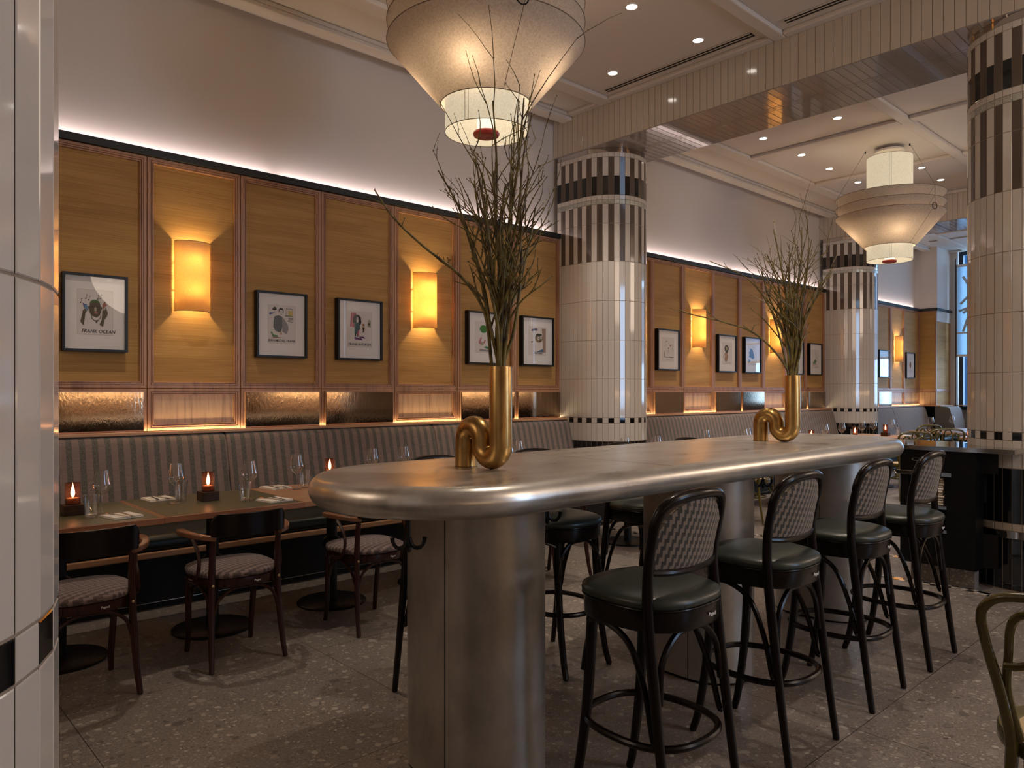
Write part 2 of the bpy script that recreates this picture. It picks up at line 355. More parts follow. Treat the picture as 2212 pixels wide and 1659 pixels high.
# linen sconce shade lit from inside
m = NT('sconce_linen'); m.n.remove(m.b); n = m.noise(1, m.co((60, 60, 330)), 3, .7); c = m.ramp(n, [(.3, (.86, .62, .30)), (.7, (.98, .82, .48))])
t = m.n.new('ShaderNodeBsdfTranslucent'); m.l.new(c, t.inputs[0]); d = m.n.new('ShaderNodeBsdfDiffuse'); m.l.new(c, d.inputs[0]); x = m.n.new('ShaderNodeMixShader'); x.inputs[0].default_value = .65
m.l.new(d.outputs[0], x.inputs[1]); m.l.new(t.outputs[0], x.inputs[2]); m.l.new(x.outputs[0], m.out.inputs[0]); M['sconce'] = m.mat
M['branch'] = None
m = NT('branch_bark'); n = m.noise(24, m.co(), 3); m.set(color=m.ramp(n, [(.35, (.070, .044, .016)), (.6, (.21, .16, .035))]), rough=.45); m.bump(n, .3, .002); M['branch'] = m.mat
M['blind'] = thin_glass('roller_blind', (.40, .42, .44), 0, 1, 1.01, 1.0, 4.0, .62, (.55, .62, .68))
M['blue_frame'] = simple('window_frame_dark', (.02, .04, .07), .4)
_flat = {}
def flat(c):
    if c not in _flat: _flat[c] = simple('pigment_%02x%02x%02x' % tuple(int(v * 255) for v in c), c, .85)
    return _flat[c]
# ------------------------------------------------------------ room shell
XL, XR, YF, YB, ZC = -4.0, 18.2, -5.0, 5.90, 4.49
b = MB(); b.box(XL - .2, XR + .3, YF - .2, 6.1, -.12, 0); struct(b.build('floor', M['floor'], smooth=0))
b = MB(); b.box(XL - .2, XR + .3, YF - .2, 6.1, ZC, ZC + .12); ceiling = struct(b.build('ceiling', M['ceiling'], smooth=0))
# ceiling battens and cornice, one trim
b = MB(); zb = 4.45
def bat(x0, x1, y0, y1, z0=zb): b.box(x0, x1, y0, y1, z0, ZC + .002)
bays = [(-3.9, -.65), (.24, 6.07), (6.95, 12.75), (13.62, 18.15)]
for i, (xa, xb) in enumerate(bays):
    bat(xa, xb, 5.02, 5.20); bat(xa, xb, 5.60, 5.76); b.box(xa, xb, 5.60, 5.745, 4.41, zb)
    bat(xa, xb, 3.09, 3.21); bat(xa, xb, 1.15, 1.27); bat(xa, xb, -.75, -.63); bat(xa, xb, -2.7, -2.58)
    n = max(1, round((xb - xa) / 1.93)); xs = [xa + (xb - xa) * k / n for k in range(n + 1)]
    if i == 2: xs = [6.95, 8.95, 10.78, 12.75]
    for k, x in enumerate(xs):
        w0, w1 = (0, .09) if k == 0 else ((-.09, 0) if k == len(xs) - 1 else (-.08, .08))
        for ya, yb in ((-4.95, -2.7), (-2.58, -.75), (-.63, 1.15), (1.27, 3.09), (3.21, 5.02)): bat(x + w0, x + w1, ya, yb)
    bat(xa, xa + .09, 5.20, 5.60); bat(xb - .09, xb, 5.20, 5.60)
struct(b.build('trim_1', M['ceiling'], smooth=0, bevel=.012))
# upper plaster wall behind the cove
b = MB(); b.box(XL - .2, 17.33, 5.90, 6.05, 2.9, ZC)
wall_back = struct(b.build('wall_back', M['plaster'], smooth=0))
b = MB(); b.box(17.33, 17.5, 5.47, 6.05, 2.9, ZC); b.box(17.5, XR, 5.47, 5.6, 2.9, ZC)
struct(b.build('wall_corner', M['plaster'], smooth=0))
b = MB(); b.box(XL - .2, 17.36, 5.835, 6.05, 0, 2.9); b.box(17.36, 18.3, 5.50, 6.05, 0, 2.9)
struct(b.build('wall_backing', M['black'], smooth=0))
b = MB(); b.box(XL - .2, XL, YF, 6.05, 0, ZC); struct(b.build('wall_left', M['plaster'], smooth=0))
b = MB()
b.box(XL, 5.0, YF - .2, YF, 0, ZC); b.box(6.2, XR, YF - .2, YF, 0, ZC); b.box(5.0, 6.2, YF - .2, YF, 0, .55); b.box(5.0, 6.2, YF - .2, YF, 4.05, ZC)
struct(b.build('wall_front', M['plaster'], smooth=0))
b = MB(); b.box(XR, XR + .2, YF, .9, 0, ZC); b.box(XR, XR + .2, .9, 5.35, 0, 1.0); b.box(XR, XR + .2, 5.35, 5.6, 0, ZC)
struct(b.build('wall_right', M['plaster'], smooth=0))
def window(name, x0, x1, y0, y1, z0, z1, cols):
    """frame in the plane x=const (x0==x1) or y=const"""
    b = MB(); t = .05
    def seg(a0, a1, c0, c1, d=.05):
        if x0 == x1: b.box(x0 - d, x0 + d, a0, a1, c0, c1)
        else: b.box(a0, a1, y0 - d, y0 + d, c0, c1)
    A0, A1 = (y0, y1) if x0 == x1 else (x0, x1)
    seg(A0, A0 + .09, z0, z1); seg(A1 - .09, A1, z0, z1); seg(A0 + .09, A1 - .09, z0, z0 + .08); seg(A0 + .09, A1 - .09, z1 - .08, z1)
    for c in cols: seg(c - .035, c + .035, z0 + .08, z1 - .08, .045)
    o = struct(b.build(name, M['blue_frame'], smooth=0, bevel=.006))
    g = MB()
    if x0 == x1: g.box(x0 + .006, x0 + .012, A0 + .09, A1 - .09, z0 + .08, z1 - .08)
    else: g.box(A0 + .09, A1 - .09, y0 - .012, y0 - .006, z0 + .08, z1 - .08)
    g.build('window_pane', M['window_glass'], o, smooth=0)
    return o
window('window_1', 18.26, 18.26, .95, 5.32, 1.0, 4.46, [4.86, 4.50, 4.0, 2.9, 1.9])
window('window_2', 5.0, 6.2, -5.1, -5.1, .55, 4.05, [5.6])
# what shows through the far window: a pale building with dark glazing and a clipped shrub
t = thing('street_building', 'pale blue-grey building front with dark glazing seen through the far window', 'building', (22.5, 4.5, 0))
b = MB(); b.box(0, 3, -8, 6, 0, 9); b.build('facade', flat((.42, .60, .66)), t, smooth=0)
for k in range(5):
    b = MB(); b.box(-.04, .06, -3.4 + k * 1.5, -2.5 + k * 1.5, 1.0, 7.5); b.build('window', simple('street_glass', (.02, .10, .2), .1) if k == 0 else bpy.data.materials['street_glass'], t, smooth=0)
b = MB(); rnd = random.Random(3)
for k in range(900):
    a = rnd.uniform(0, 2 * pi); z = rnd.uniform(.5, 2.3); r = .42 * math.sqrt(rnd.random()) ; c = Vector((r * cos(a), r * sin(a), z)); d = .05
    u = Vector((rnd.uniform(-1, 1), rnd.uniform(-1, 1), rnd.uniform(-1, 1))).normalized(); w = u.orthogonal().normalized()
    b.add([c - u * d, c + w * d * .5, c + u * d, c - w * d * .5], [(0, 1, 2, 3)])
t = thing('street_shrub', 'leafy green shrub standing outside behind the far window', 'shrub', (19.6, 5.0, 0))
b.build('foliage', simple('shrub_leaf', (.05, .17, .09), .5), t, smooth=0)
b = MB(); b.cyl(.03, 0, 1.2, 8); b.build('stem', M['dark_wood'], t)
b = MB(); b.box(18.4, 26, -6, 12, -.14, -.02); struct(b.build('ground_outside', simple('pavement', (.2, .2, .2), .8), smooth=0))
# roller blind
t = thing('roller_blind', 'translucent white roller blind with faint looping pattern pulled down the far window', 'blind', (18.10, 0, 0))
b = MB(); b.box(-.003, .003, .98, 5.30, 2.20, 4.12); b.build('fabric', M['blind'], t, smooth=0)
b = MB(); b.box(-.02, .02, .96, 5.32, 2.16, 2.205); b.box(-.012, .012, .96, 5.32, 2.66, 2.69); b.build('bottom_bar', M['plaster'], t, smooth=0, bevel=.004)
b = MB(); b.tube([(0, .96, 4.14), (0, 5.32, 4.14)], .03, 10); b.build('roller', M['plaster'], t)
b = MB(); b.tube([(-.03, 5.33, 1.02), (-.03, 5.33, 4.3)], .012, 6); b.build('guide_rail', M['brown_wood'], t)
b = MB()
for pts in ([(5.2, 3.9), (5.05, 3.6), (5.0, 3.3), (5.2, 3.1)], [(5.25, 3.3), (5.0, 3.55), (4.7, 3.7), (4.6, 3.4)], [(5.2, 2.7), (5.0, 3.2), (4.8, 2.75), (4.55, 2.7), (4.6, 3.2)], [(5.28, 3.15), (4.9, 3.3), (4.5, 3.6)]):
    b.bar(smooth_path([(-.006, y, z) for y, z in pts], 6), .05, .002, up=(1, 0, 0))
b.build('looped_pattern', flat((.42, .50, .56)), t)
# ------------------------------------------------------------ panelling
STX = [-3.9, -3.2, -2.5, -1.8, -1.1, -.4, .30, 1.00, 1.708, 2.404, 3.109, 3.855, 4.599, 5.379, 6.08]
B2 = [7.05, 7.80, 8.487, 9.224, 9.948, 10.642, 11.351, 12.039, 12.74]
B3 = [13.62, 14.32, 14.99, 15.70, 16.42, 17.30]
def panel_frame(b, x0, x1, z0, z1, prof, y=5.80):
    """moulding loops: prof = [(inset, y)]"""
    rs = [[(x0 + i, yy, z0 + i), (x1 - i, yy, z0 + i), (x1 - i, yy, z1 - i), (x0 + i, yy, z1 - i)] for i, yy in prof]
    b.rings(rs, True, False, False)
PROF = [(0, 5.83), (0, 5.802), (.004, 5.798), (.020, 5.798), (.022, 5.806), (.025, 5.806), (.027, 5.800), (.033, 5.800), (.035, 5.812), (.039, 5.812), (.041, 5.805), (.046, 5.805), (.048, 5.829)]
panelling = struct(MB().box(XL, 17.33, 5.832, 5.8345, 1.1, 3.1).build('wall_panelling', M['black'], smooth=0))
def bay(xs, kinds):
    for i in range(len(xs) - 1):
        x0, x1 = xs[i] + .002, xs[i + 1] - .002
        fr = MB(); panel_frame(fr, x0, x1, 1.425, 3.125, PROF)
        panel_frame(fr, x0, x1, 1.112, 1.423, PROF); fr.build('panel_moulding', M['wall_wood'], panelling, smooth=0)
        f = MB(); f.box(x0 + .04, x1 - .04, 5.824, 5.83, 1.46, 3.09); f.build('grasscloth_panel', M['grass'], panelling, smooth=0)
        k = kinds[i]
        if k == 'm':
            f = MB(); f.box(x0 + .032, x1 - .032, 5.770, 5.776, 1.122, 1.397); f.build('mirror_pane', M['mirror'], panelling, smooth=0)
            f = MB(); f.box(x0 + .026, x1 - .026, 5.777, 5.80, 1.112, 1.403); f.build('mirror_backing', M['shelf_wood'], panelling, smooth=0)
        else:
            f = MB(); f.box(x0 + .04, x1 - .04, 5.822, 5.83, 1.112, 1.39); f.build('slatted_wood_panel', M['wood_panel'], panelling, smooth=0)
bay(STX, 'mwmmwmmmwmmwmm'); bay(B2, 'wmwmmwmm'); bay(B3, 'mwmwm'.replace('mwmwm', 'wwmww'))
# corner return and window pier
b = MB(); b.box(17.30, 17.34, 5.50, 5.83, 1.11, 3.125)
b.build('corner_panel_core', M['wall_wood'], panelling, smooth=0)
b = MB(); b.box(17.293, 17.299, 5.50, 5.80, 1.46, 3.09); b.build('grasscloth_panel', M['grass'], panelling, smooth=0)
b = MB(); b.box(17.293, 17.299, 5.50, 5.80, 1.12, 1.39); b.build('slatted_wood_panel', M['wood_panel'], panelling, smooth=0)
b = MB(); b.box(17.36, 18.17, 5.485, 5.495, 1.46, 3.09); b.box(17.36, 18.17, 5.485, 5.495, 1.12, 1.40); b.build('grasscloth_panel', M['grass'], panelling, smooth=0)
b = MB()
for z0, z1 in ((1.10, 1.12), (1.40, 1.46), (3.09, 3.125)): b.box(17.29, 18.2, 5.475, 5.50, z0, z1); b.box(17.285, 17.30, 5.475, 5.83, z0, z1)
for x in (17.29, 18.16): b.box(x, x + .04, 5.475, 5.50, 1.1, 3.125)
b.build('corner_moulding', M['wall_wood'], panelling, smooth=0, bevel=.004)
# black ledge with the cove behind, per bay
b = MB()
for x0, x1 in ((XL, 6.075), (6.945, 12.75), (13.62, 17.30)):
    b.box(x0, x1, 5.775, 5.812, 3.127, 3.180); b.box(x0, x1, 5.812, 5.899, 3.127, 3.135)
b.box(17.255, 17.29, 5.45, 5.775, 3.127, 3.18); b.box(17.255, 18.2, 5.44, 5.475, 3.127, 3.18)
struct(b.build('trim_2', M['ledge'], smooth=0, bevel=.002))
for a0, a1 in ((XL + .1, -.7), (-.6, 2.7), (2.75, 6.0), (7.0, 9.8), (9.85, 12.7), (13.7, 17.2)): cove(a0, a1)
# wooden shelf along the top of the banquette with a warm strip behind it
b = MB()
for x0, x1 in ((XL, 6.27), (6.77, 13.02), (13.45, 17.29)):
    b.box(x0, x1, 5.675, 5.765, 1.088, 1.110)
b.box(17.24, 18.18, 5.36, 5.475, 1.088, 1.11); b.box(17.2, 17.29, 5.36, 5.675, 1.088, 1.11); b.box(18.08, 18.2, 1.0, 5.36, 1.088, 1.11)
struct(b.build('trim_3', M['shelf_wood'], smooth=0, bevel=.004))
b = MB(); b.box(XL, 17.29, 5.765, 5.83, 1.075, 1.10); struct(b.build('trim_4', M['black'], smooth=0))
def shelf_strip(x0, x1, p=1.9):
    light('AREA', 'shelf_strip', ((x0 + x1) / 2, 5.785, 1.106), p * (x1 - x0), (1.0, .78, .48), (pi, 0, 0), shape='RECTANGLE', size=x1 - x0, size_y=.012)
for a0, a1 in ((-1.5, 2.4), (2.4, 6.06), (7.06, 9.9), (9.9, 12.7), (13.7, 17.25)): shelf_strip(a0, a1)
# floor mosaic strips
b = MB(); bk = MB()
def mosaic(path):
    P = [Vector(p) for p in path]; acc = 0; s = .045
    for a, c in zip(P[:-1], P[1:]):
        n = int((c - a).length / s); d = (c - a).normalized(); nrm = Vector((-d.y, d.x))
        for i in range(n):
            for r in (0, 1):
                q = a + d * (i * s) + nrm * (r * s - s); e = .0015
                t_ = (i + r) % 2 == 0
                v = [q + d * e + nrm * e, q + d * (s - e) + nrm * e, q + d * (s - e) + nrm * (s - e), q + d * e + nrm * (s - e)]
                (b if t_ else bk).add([(w.x, w.y, .0012) for w in v], [(0, 1, 2, 3)])
mosaic([(5.88, 4.9), (5.88, 1.95)]); mosaic([(6.66, 4.6), (6.66, 2.05)])
mosaic([(5.88, 1.95)] + [(6.51 + .66 * cos(a), 1.37 + .66 * sin(a)) for a in [R_(k) for k in range(150, 215, 12)]])
mosaic([(5.88, -.2), (5.88, -4.5)]); 
o = struct(b.build('trim_5', M['tile_cream'], smooth=0)); bk.build('dark_mosaic_tile', M['tile_black'], o, smooth=0)
# ------------------------------------------------------------ tiled columns
TW = .0605
ROWS = [(0.012, .372, 'K'), (.425, .475, 'C'), (.478, .860, 'K'), (.862, 1.056, 'W'), (1.058, 1.114, 'X'), (1.116, 1.535, 'W'), (1.537, 1.956, 'W'), (1.958, 2.382, 'W'), (2.384, 2.809, 'W'),
        (2.811, 3.221, 'S'), (3.223, 3.428, 'S'), (3.430, 3.478, 'L'), (3.480, 3.526, 'W'), (3.528, 3.938, 'T'), (3.940, 3.987, 'W')]
SLOT = [M['grout'], M['tile_white'], M['tile_brown'], M['tile_black'], M['tile_silver'], M['tile_cream']]
def stadium(xc, ya, yb, R, wall=None):
    """perimeter points going round; returns function s->(x,y,nx,ny), length. wall: open pill running into the wall at y=wall"""
    if wall is None:
        L = 2 * (yb - ya) + 2 * pi * R
        def f(s):
            s %= L
            if s < yb - ya: return xc - R, ya + s, -1, 0
            s -= yb - ya
            if s < pi * R: a = pi - s / R; return xc + R * cos(a), yb + R * sin(a), cos(a), sin(a)
            s -= pi * R
            if s < yb - ya: return xc + R, yb - s, 1, 0
            s -= yb - ya; a = -s / R; return xc + R * cos(a), ya + R * sin(a), cos(a), sin(a)
        return f, L
    L = 2 * (wall - ya) + pi * R
    def f(s):
        if s < wall - ya: return xc - R, wall - s, -1, 0
        s -= wall - ya
        if s < pi * R: a = pi + s / R; return xc + R * cos(a), ya + R * sin(a), cos(a), sin(a)
        s -= pi * R; return xc + R, ya + s, 1, 0
    return f, L
def column(label, xc, ya, yb, R=.44, wall=None, phase=0):
    f, L = stadium(xc, ya, yb, R, wall); t = thing('tiled_column', label, 'column', (xc, ya, 0))
    n = int(round(L / TW)); n -= n % 2; w = L / n
    b = MB()
    def P(s, z, out): x, y, nx, ny = f(max(0, min(s, L - 1e-6)) if wall is not None else s); return (x + nx * out - xc, y + ny * out - ya, z)
    e, hgt, bv = .0016, .0016, .0018
    for k in range(n):
        s0, s1 = k * w + e, (k + 1) * w - e
        for z0, z1, kind in ROWS:
            z0 += .0008; z1 -= .0008
            par = (k + phase) % 2
            parts = [(z0, z1, {'K': 3, 'C': 5, 'W': 1, 'L': 4, 'X': 3 if par else 1, 'S': 2 if par else 1, 'T': 2}[kind])]
            if kind == 'T' and not par: zm = 3.733; parts = [(z0, zm - .001, 3), (zm + .001, z1, 1)]
            for za, zb_, mi in parts:
                b.mi = mi
                lo = [P(s0, za, 0), P(s1, za, 0), P(s1, zb_, 0), P(s0, zb_, 0)]
                hi = [P(s0 + bv, za + bv, hgt), P(s1 - bv, za + bv, hgt), P(s1 - bv, zb_ - bv, hgt), P(s0 + bv, zb_ - bv, hgt)]
                q = 0; 
                b.add(lo + hi, [(4, 5, 6, 7), (0, 1, 5, 4), (1, 2, 6, 5), (2, 3, 7, 6), (3, 0, 4, 7)])
    b.build('tile_cladding', SLOT, t, smooth=0)
    c = MB(); m_ = 120; ss = [L * i / m_ for i in range(m_ if wall is None else m_ + 1)]
    def sleeve(mb, o, z0, z1): mb.rings([[P(s, z, o) for s in ss] for z in (z0, z1)], wall is None, True, True)
    sleeve(c, -.001, 0, 3.99); c.build('grout_core', M['grout'], t, smooth=50)
    c = MB(); sleeve(c, -.012, 3.985, 4.049); c.build('mirror_band_top', M['mirror_band'], t, smooth=50)
    c = MB(); sleeve(c, .004, .378, .418); sleeve(c, .009, .374, .380); sleeve(c, .009, .416, .422); c.build('mirror_band_base', M['mirror_band'], t, smooth=50)
    return t
column('white tiled column against the panelled wall, nearer of the two, brown and black striped top', 6.51, 5.47, None, wall=5.835)
column('white tiled column against the panelled wall behind the smaller pendant lamp', 13.18, 5.55, None, wall=5.835)
column('large tiled column cut by the right edge, behind the service counter', 6.51, 1.08, 1.385)
column('close tiled column filling the left edge of the view', -.19 - .006, 1.288, 1.62, phase=1)
# beams
def beam(label, x0, x1):
    t = thing('tiled_beam', label, 'beam', (x0, 0, 4.05)); b = MB(); w = x1 - x0; tw = .0745; n = int((5.9 + 4.9) / tw); ztop = 4.488 - 4.05
    s = MB()
    for k in range(n):
        y1 = 5.898 - k * tw; y0 = y1 - tw
        for sx, dx in ((0, -1), (w, 1)):
            e, bv, h = .0022, .002, .0025
            lo = [(sx, y1 - e, .004), (sx, y0 + e, .004), (sx, y0 + e, ztop), (sx, y1 - e, ztop)]
            hi = [(sx + dx * h, y1 - e - bv, .004 + bv), (sx + dx * h, y0 + e + bv, .004 + bv), (sx + dx * h, y0 + e + bv, ztop - bv), (sx + dx * h, y1 - e - bv, ztop - bv)]
            if dx > 0: lo.reverse(); hi.reverse()
            b.add(lo + hi, [(4, 5, 6, 7), (0, 1, 5, 4), (1, 2, 6, 5), (2, 3, 7, 6), (3, 0, 4, 7)])
        for a0, a1 in ((0, .40), (.40, .44), (.44, .48), (.48, w)):
            e = .0022; lo = [(a0 + e, y0 + e, 0), (a1 - e, y0 + e, 0), (a1 - e, y1 - e, 0), (a0 + e, y1 - e, 0)]; bv = .002
            hi = [(a0 + e + bv, y0 + e + bv, -.002), (a1 - e - bv, y0 + e + bv, -.002), (a1 - e - bv, y1 - e - bv, -.002), (a0 + e + bv, y1 - e - bv, -.002)]
            s.add(lo + hi, [(7, 6, 5, 4), (4, 5, 1, 0), (5, 6, 2, 1), (6, 7, 3, 2), (7, 4, 0, 3)])
    b.build('side_tiles', M['tile_cream'], t, smooth=0); s.build('soffit_tiles', M['soffit_tile'], t, smooth=0)
    c = MB(); c.box(.0005, w - .0005, -4.95, 5.898, .0005, ztop); c.build('grout_core', M['grout'], t, smooth=0)
beam('tiled beam crossing the ceiling between the nearer wall column and the right column', 6.07, 6.95)
beam('far tiled beam crossing the ceiling beyond the smaller pendant lamp', 12.75, 13.62)
beam('tiled beam over the close column at the left edge', -.64, .24)
# ------------------------------------------------------------ big pendants
def pendant(label, x, y, power):
    t = thing('pendant_lamp', label, 'pendant lamp', (x, y, 4.449)); z0 = -4.449
    def L(z): return z + z0
    b = MB(); b.lathe([(.2635, L(3.055)), (.2635, L(4.36))], 64); b.lathe([(.2615, L(4.36)), (.2615, L(3.055))], 64); dr = b.build('drum_shade', M['drum'], t)
    b = MB(); b.tube([(.2635 * cos(a), .2635 * sin(a), L(3.055)) for a in [2 * pi * k / 64 for k in range(64)]], .0025, 6, closed=True)
    b.tube([(.2635 * cos(a), .2635 * sin(a), L(4.36)) for a in [2 * pi * k / 64 for k in range(64)]], .0025, 6, closed=True)
    for a in (R_(200), R_(205), R_(20)): b.tube([(.2655 * cos(a), .2655 * sin(a), L(3.055)), (.2655 * cos(a), .2655 * sin(a), L(4.36))], .0015, 4)
    b.build('rim', simple('rim_wire', (.16, .11, .07), .5) if 'rim_wire' not in bpy.data.materials else bpy.data.materials['rim_wire'], dr)
    rimm = bpy.data.materials['rim_wire']
    for k, (zt, rt, zl, rl) in enumerate(((3.615, .63, 3.228, .292), (3.735, .63, 3.50, .425), (3.855, .63, 3.62, .425))):
        b = MB(); b.lathe([(rl, L(zl)), (rt, L(zt))], 72); b.lathe([(rt - .003, L(zt)), (rl - .003, L(zl))], 72); c = b.build('cone_shade', M['cone'], t)
        b = MB()
        for r, z in ((rt, zt), (rl, zl)): b.tube([(r * cos(a), r * sin(a), L(z)) for a in [2 * pi * j / 72 for j in range(72)]], .0028, 6, closed=True)
        a = R_(250); b.tube([((rl + .002) * cos(a), (rl + .002) * sin(a), L(zl)), ((rt + .002) * cos(a), (rt + .002) * sin(a), L(zt))], .0016, 4)
        b.build('rim', rimm, c)
    b = MB(); b.lathe([(.001, L(3.030)), (.02, L(3.028)), (.06, L(3.026)), (.080, L(3.034)), (.086, L(3.048)), (.080, L(3.060)), (.03, L(3.068)), (.001, L(3.068))], 40); b.build('finial', M['red'], t)
    b = MB(); b.lathe([(.060, L(3.068)), (.060, L(3.55))], 32, caps=True); b.build('diffuser', M['bulb_glow'], t)
    b = MB(); b.lathe([(.001, L(4.449)), (.17, L(4.449)), (.17, L(4.425)), (.001, L(4.425))], 40); b.cyl(.012, L(3.5), L(4.43), 8); b.build('ceiling_rose', M['plaster'], t)
    b = MB()
    for k in range(3):
        a = R_(250 + 120 * k); p0 = (.29 * cos(a), .29 * sin(a), L(4.447)); p1 = (.633 * cos(a), .633 * sin(a), L(3.857)); b.tube([p0, p1, (.633 * cos(a), .633 * sin(a), L(3.617))], .0016, 5)
        b.cyl(.008, L(4.42), L(4.449), 8, c=(p0[0], p0[1]))
    b.build('suspension_wire', M['black_metal'], t)
    b = MB(); a = R_(250); cx, cy = .640 * cos(a), .640 * sin(a)
    for k in range(3): b.tube([(cx + (.038 + .003 * k) * cos(q) * sin(-a + .3) - .03, cy + (.038 + .003 * k) * cos(q) * cos(a), L(3.60) + (.038 + .002 * k) * sin(q)) for q in [2 * pi * j / 20 for j in range(20)]], .0022, 5, closed=True)
    b.build('wire_coil', M['black_metal'], t)
    light('POINT', 'lamp_bulb', (0, 0, L(3.35)), 8, (1, .82, .58), parent=t, shadow_soft_size=.1)
    for k in range(4): light('POINT', 'lamp_bulb', (.335 * cos(.6 + k * pi / 2), .335 * sin(.6 + k * pi / 2), L(3.44)), power, (1, .82, .60), parent=t, shadow_soft_size=.05)
    return t
pendant('huge tiered paper pendant lamp with red finial hanging over the bar table', 3.09, 3.60, 5)
pendant('smaller-looking tiered paper pendant lamp hanging farther back between the columns', 9.86, 3.66, 5)
# ------------------------------------------------------------ downlights and slots
def downlight(x, y, label):
    t = thing('ceiling_downlight', label, 'downlight', (x, y, 4.489), group='recessed ceiling downlights')
    b = MB(); b.lathe([(.055, 0), (.055, -.006), (.046, -.006), (.043, -.001)], 24); b.build('trim_ring', M['ceiling'], t)
    b = MB(); b.lathe([(.001, -.004), (.043, -.004)], 24); b.build('lens', M['down_glow'], t)
    light('SPOT', 'downlight_beam', (0, 0, -.02), 130, (1, .85, .70), parent=t, spot_size=R_(72), spot_blend=.7, shadow_soft_size=.04)
DL = [(4.73, 3.72, 'downlight at the top edge, nearest one right of the big pendant'), (5.61, 3.68, 'downlight beside the slot vent, second from the top edge'), (5.58, 4.62, 'downlight at the end of the slot vent near the wall'),
      (8.37, 4.57, 'downlight just past the beam, nearer the panelled wall'), (8.36, 3.66, 'downlight just past the beam, farther from the panelled wall'), (9.32, 4.55, 'downlight left of the smaller pendant, first past the batten'),
      (10.18, 4.57, 'downlight left of the smaller pendant, second past the batten'), (11.15, 4.58, 'downlight left of the smaller pendant drum, lowest in view'), (11.07, 3.69, 'downlight right of the smaller pendant drum, upper one'),
      (11.91, 3.71, 'downlight right of the smaller pendant drum, lower one'), (16.05, 4.67, 'small far downlight beyond the second beam'), (2.9, 1.9, 'downlight over the bar table out of frame'), (4.4, 1.9, 'downlight over the far half of the bar table'), (1.6, 4.62, 'downlight over the green tables')]
for x, y, l in DL: downlight(x, y, l)
def slot(x0, x1, y0, y1, label):
    t = thing('slot_vent', label, 'vent', ((x0 + x1) / 2, (y0 + y1) / 2, 4.489)); hx, hy = (x1 - x0) / 2, (y1 - y0) / 2
    b = MB(); b.box(-hx, hx, -hy, hy, -.004, 0); b.build('slot', M['black'], t, smooth=0)
    b = MB(); w = .003
    if hy > hx:
        for q in (-hx, 0, hx): b.box(q - w, q + w, -hy, hy, -.010, -.002)
    else:
        for q in (-hy, 0, hy): b.box(-hx, hx, q - w, q + w, -.010, -.002)
    b.build('slot_bar', M['ceiling'], t, smooth=0)
slot(5.82, 5.90, 3.30, 4.94, 'long black slot vent beside the beam, nearer the wall'); slot(5.82, 5.90, 1.35, 3.0, 'black slot vent beside the beam, cut by the top edge')
slot(12.55, 12.63, 3.3, 4.9, 'far black slot vent next to the second beam'); slot(16.6, 16.68, 3.6, 5.4, 'black slot vent in front of the far window')
# ------------------------------------------------------------ wall sconces
def sconce(x, label):
    t = thing('wall_sconce', label, 'wall lamp', (x, 5.822, 2.005)); h = .53; w = .128; d = .112
    arc = [(-w * cos(pi * k / 20), -.005 - d * sin(pi * k / 20) ** .8) for k in range(21)]
    b = MB(); b.rings([[(px, py, z) for px, py in arc] for z in (.0, h)], False, False, False)
    o = b.build('linen_shade', M['sconce'], t); s_ = o.modifiers.new('s', 'SOLIDIFY'); s_.thickness = .002
    b = MB()
    for z in (.002, h - .002): b.tube([(px, py, z) for px, py in arc], .0022, 5)
    b.build('shade_rim', bpy.data.materials['rim_wire'], o)
    b = MB(); b.box(-.05, .05, -.014, 0, .12, h - .12); b.box(-w, w, -.018, -.012, .15, .16); b.box(-w, w, -.018, -.012, h - .16, h - .15); b.build('wall_bracket', M['plaster'], t, smooth=0)
    for z in (.15, .40): light('POINT', 'sconce_bulb', (0, -.060, z), 10, (1, .72, .34), parent=t, shadow_soft_size=.022)
for x, l in ((2.03, 'glowing linen wall lamp between the first two framed drawings at left'), (4.20, 'glowing linen wall lamp behind the bare branches left of the nearer column'), (8.845, 'glowing linen wall lamp just right of the nearer wall column'),
             (10.98, 'glowing linen wall lamp hidden by the farther branches'), (16.06, 'far glowing linen wall lamp near the corner'), (13.9, 'glowing linen wall lamp peeking beside the far wall column'), (-.1, 'glowing linen wall lamp behind the close column')): sconce(x, l)
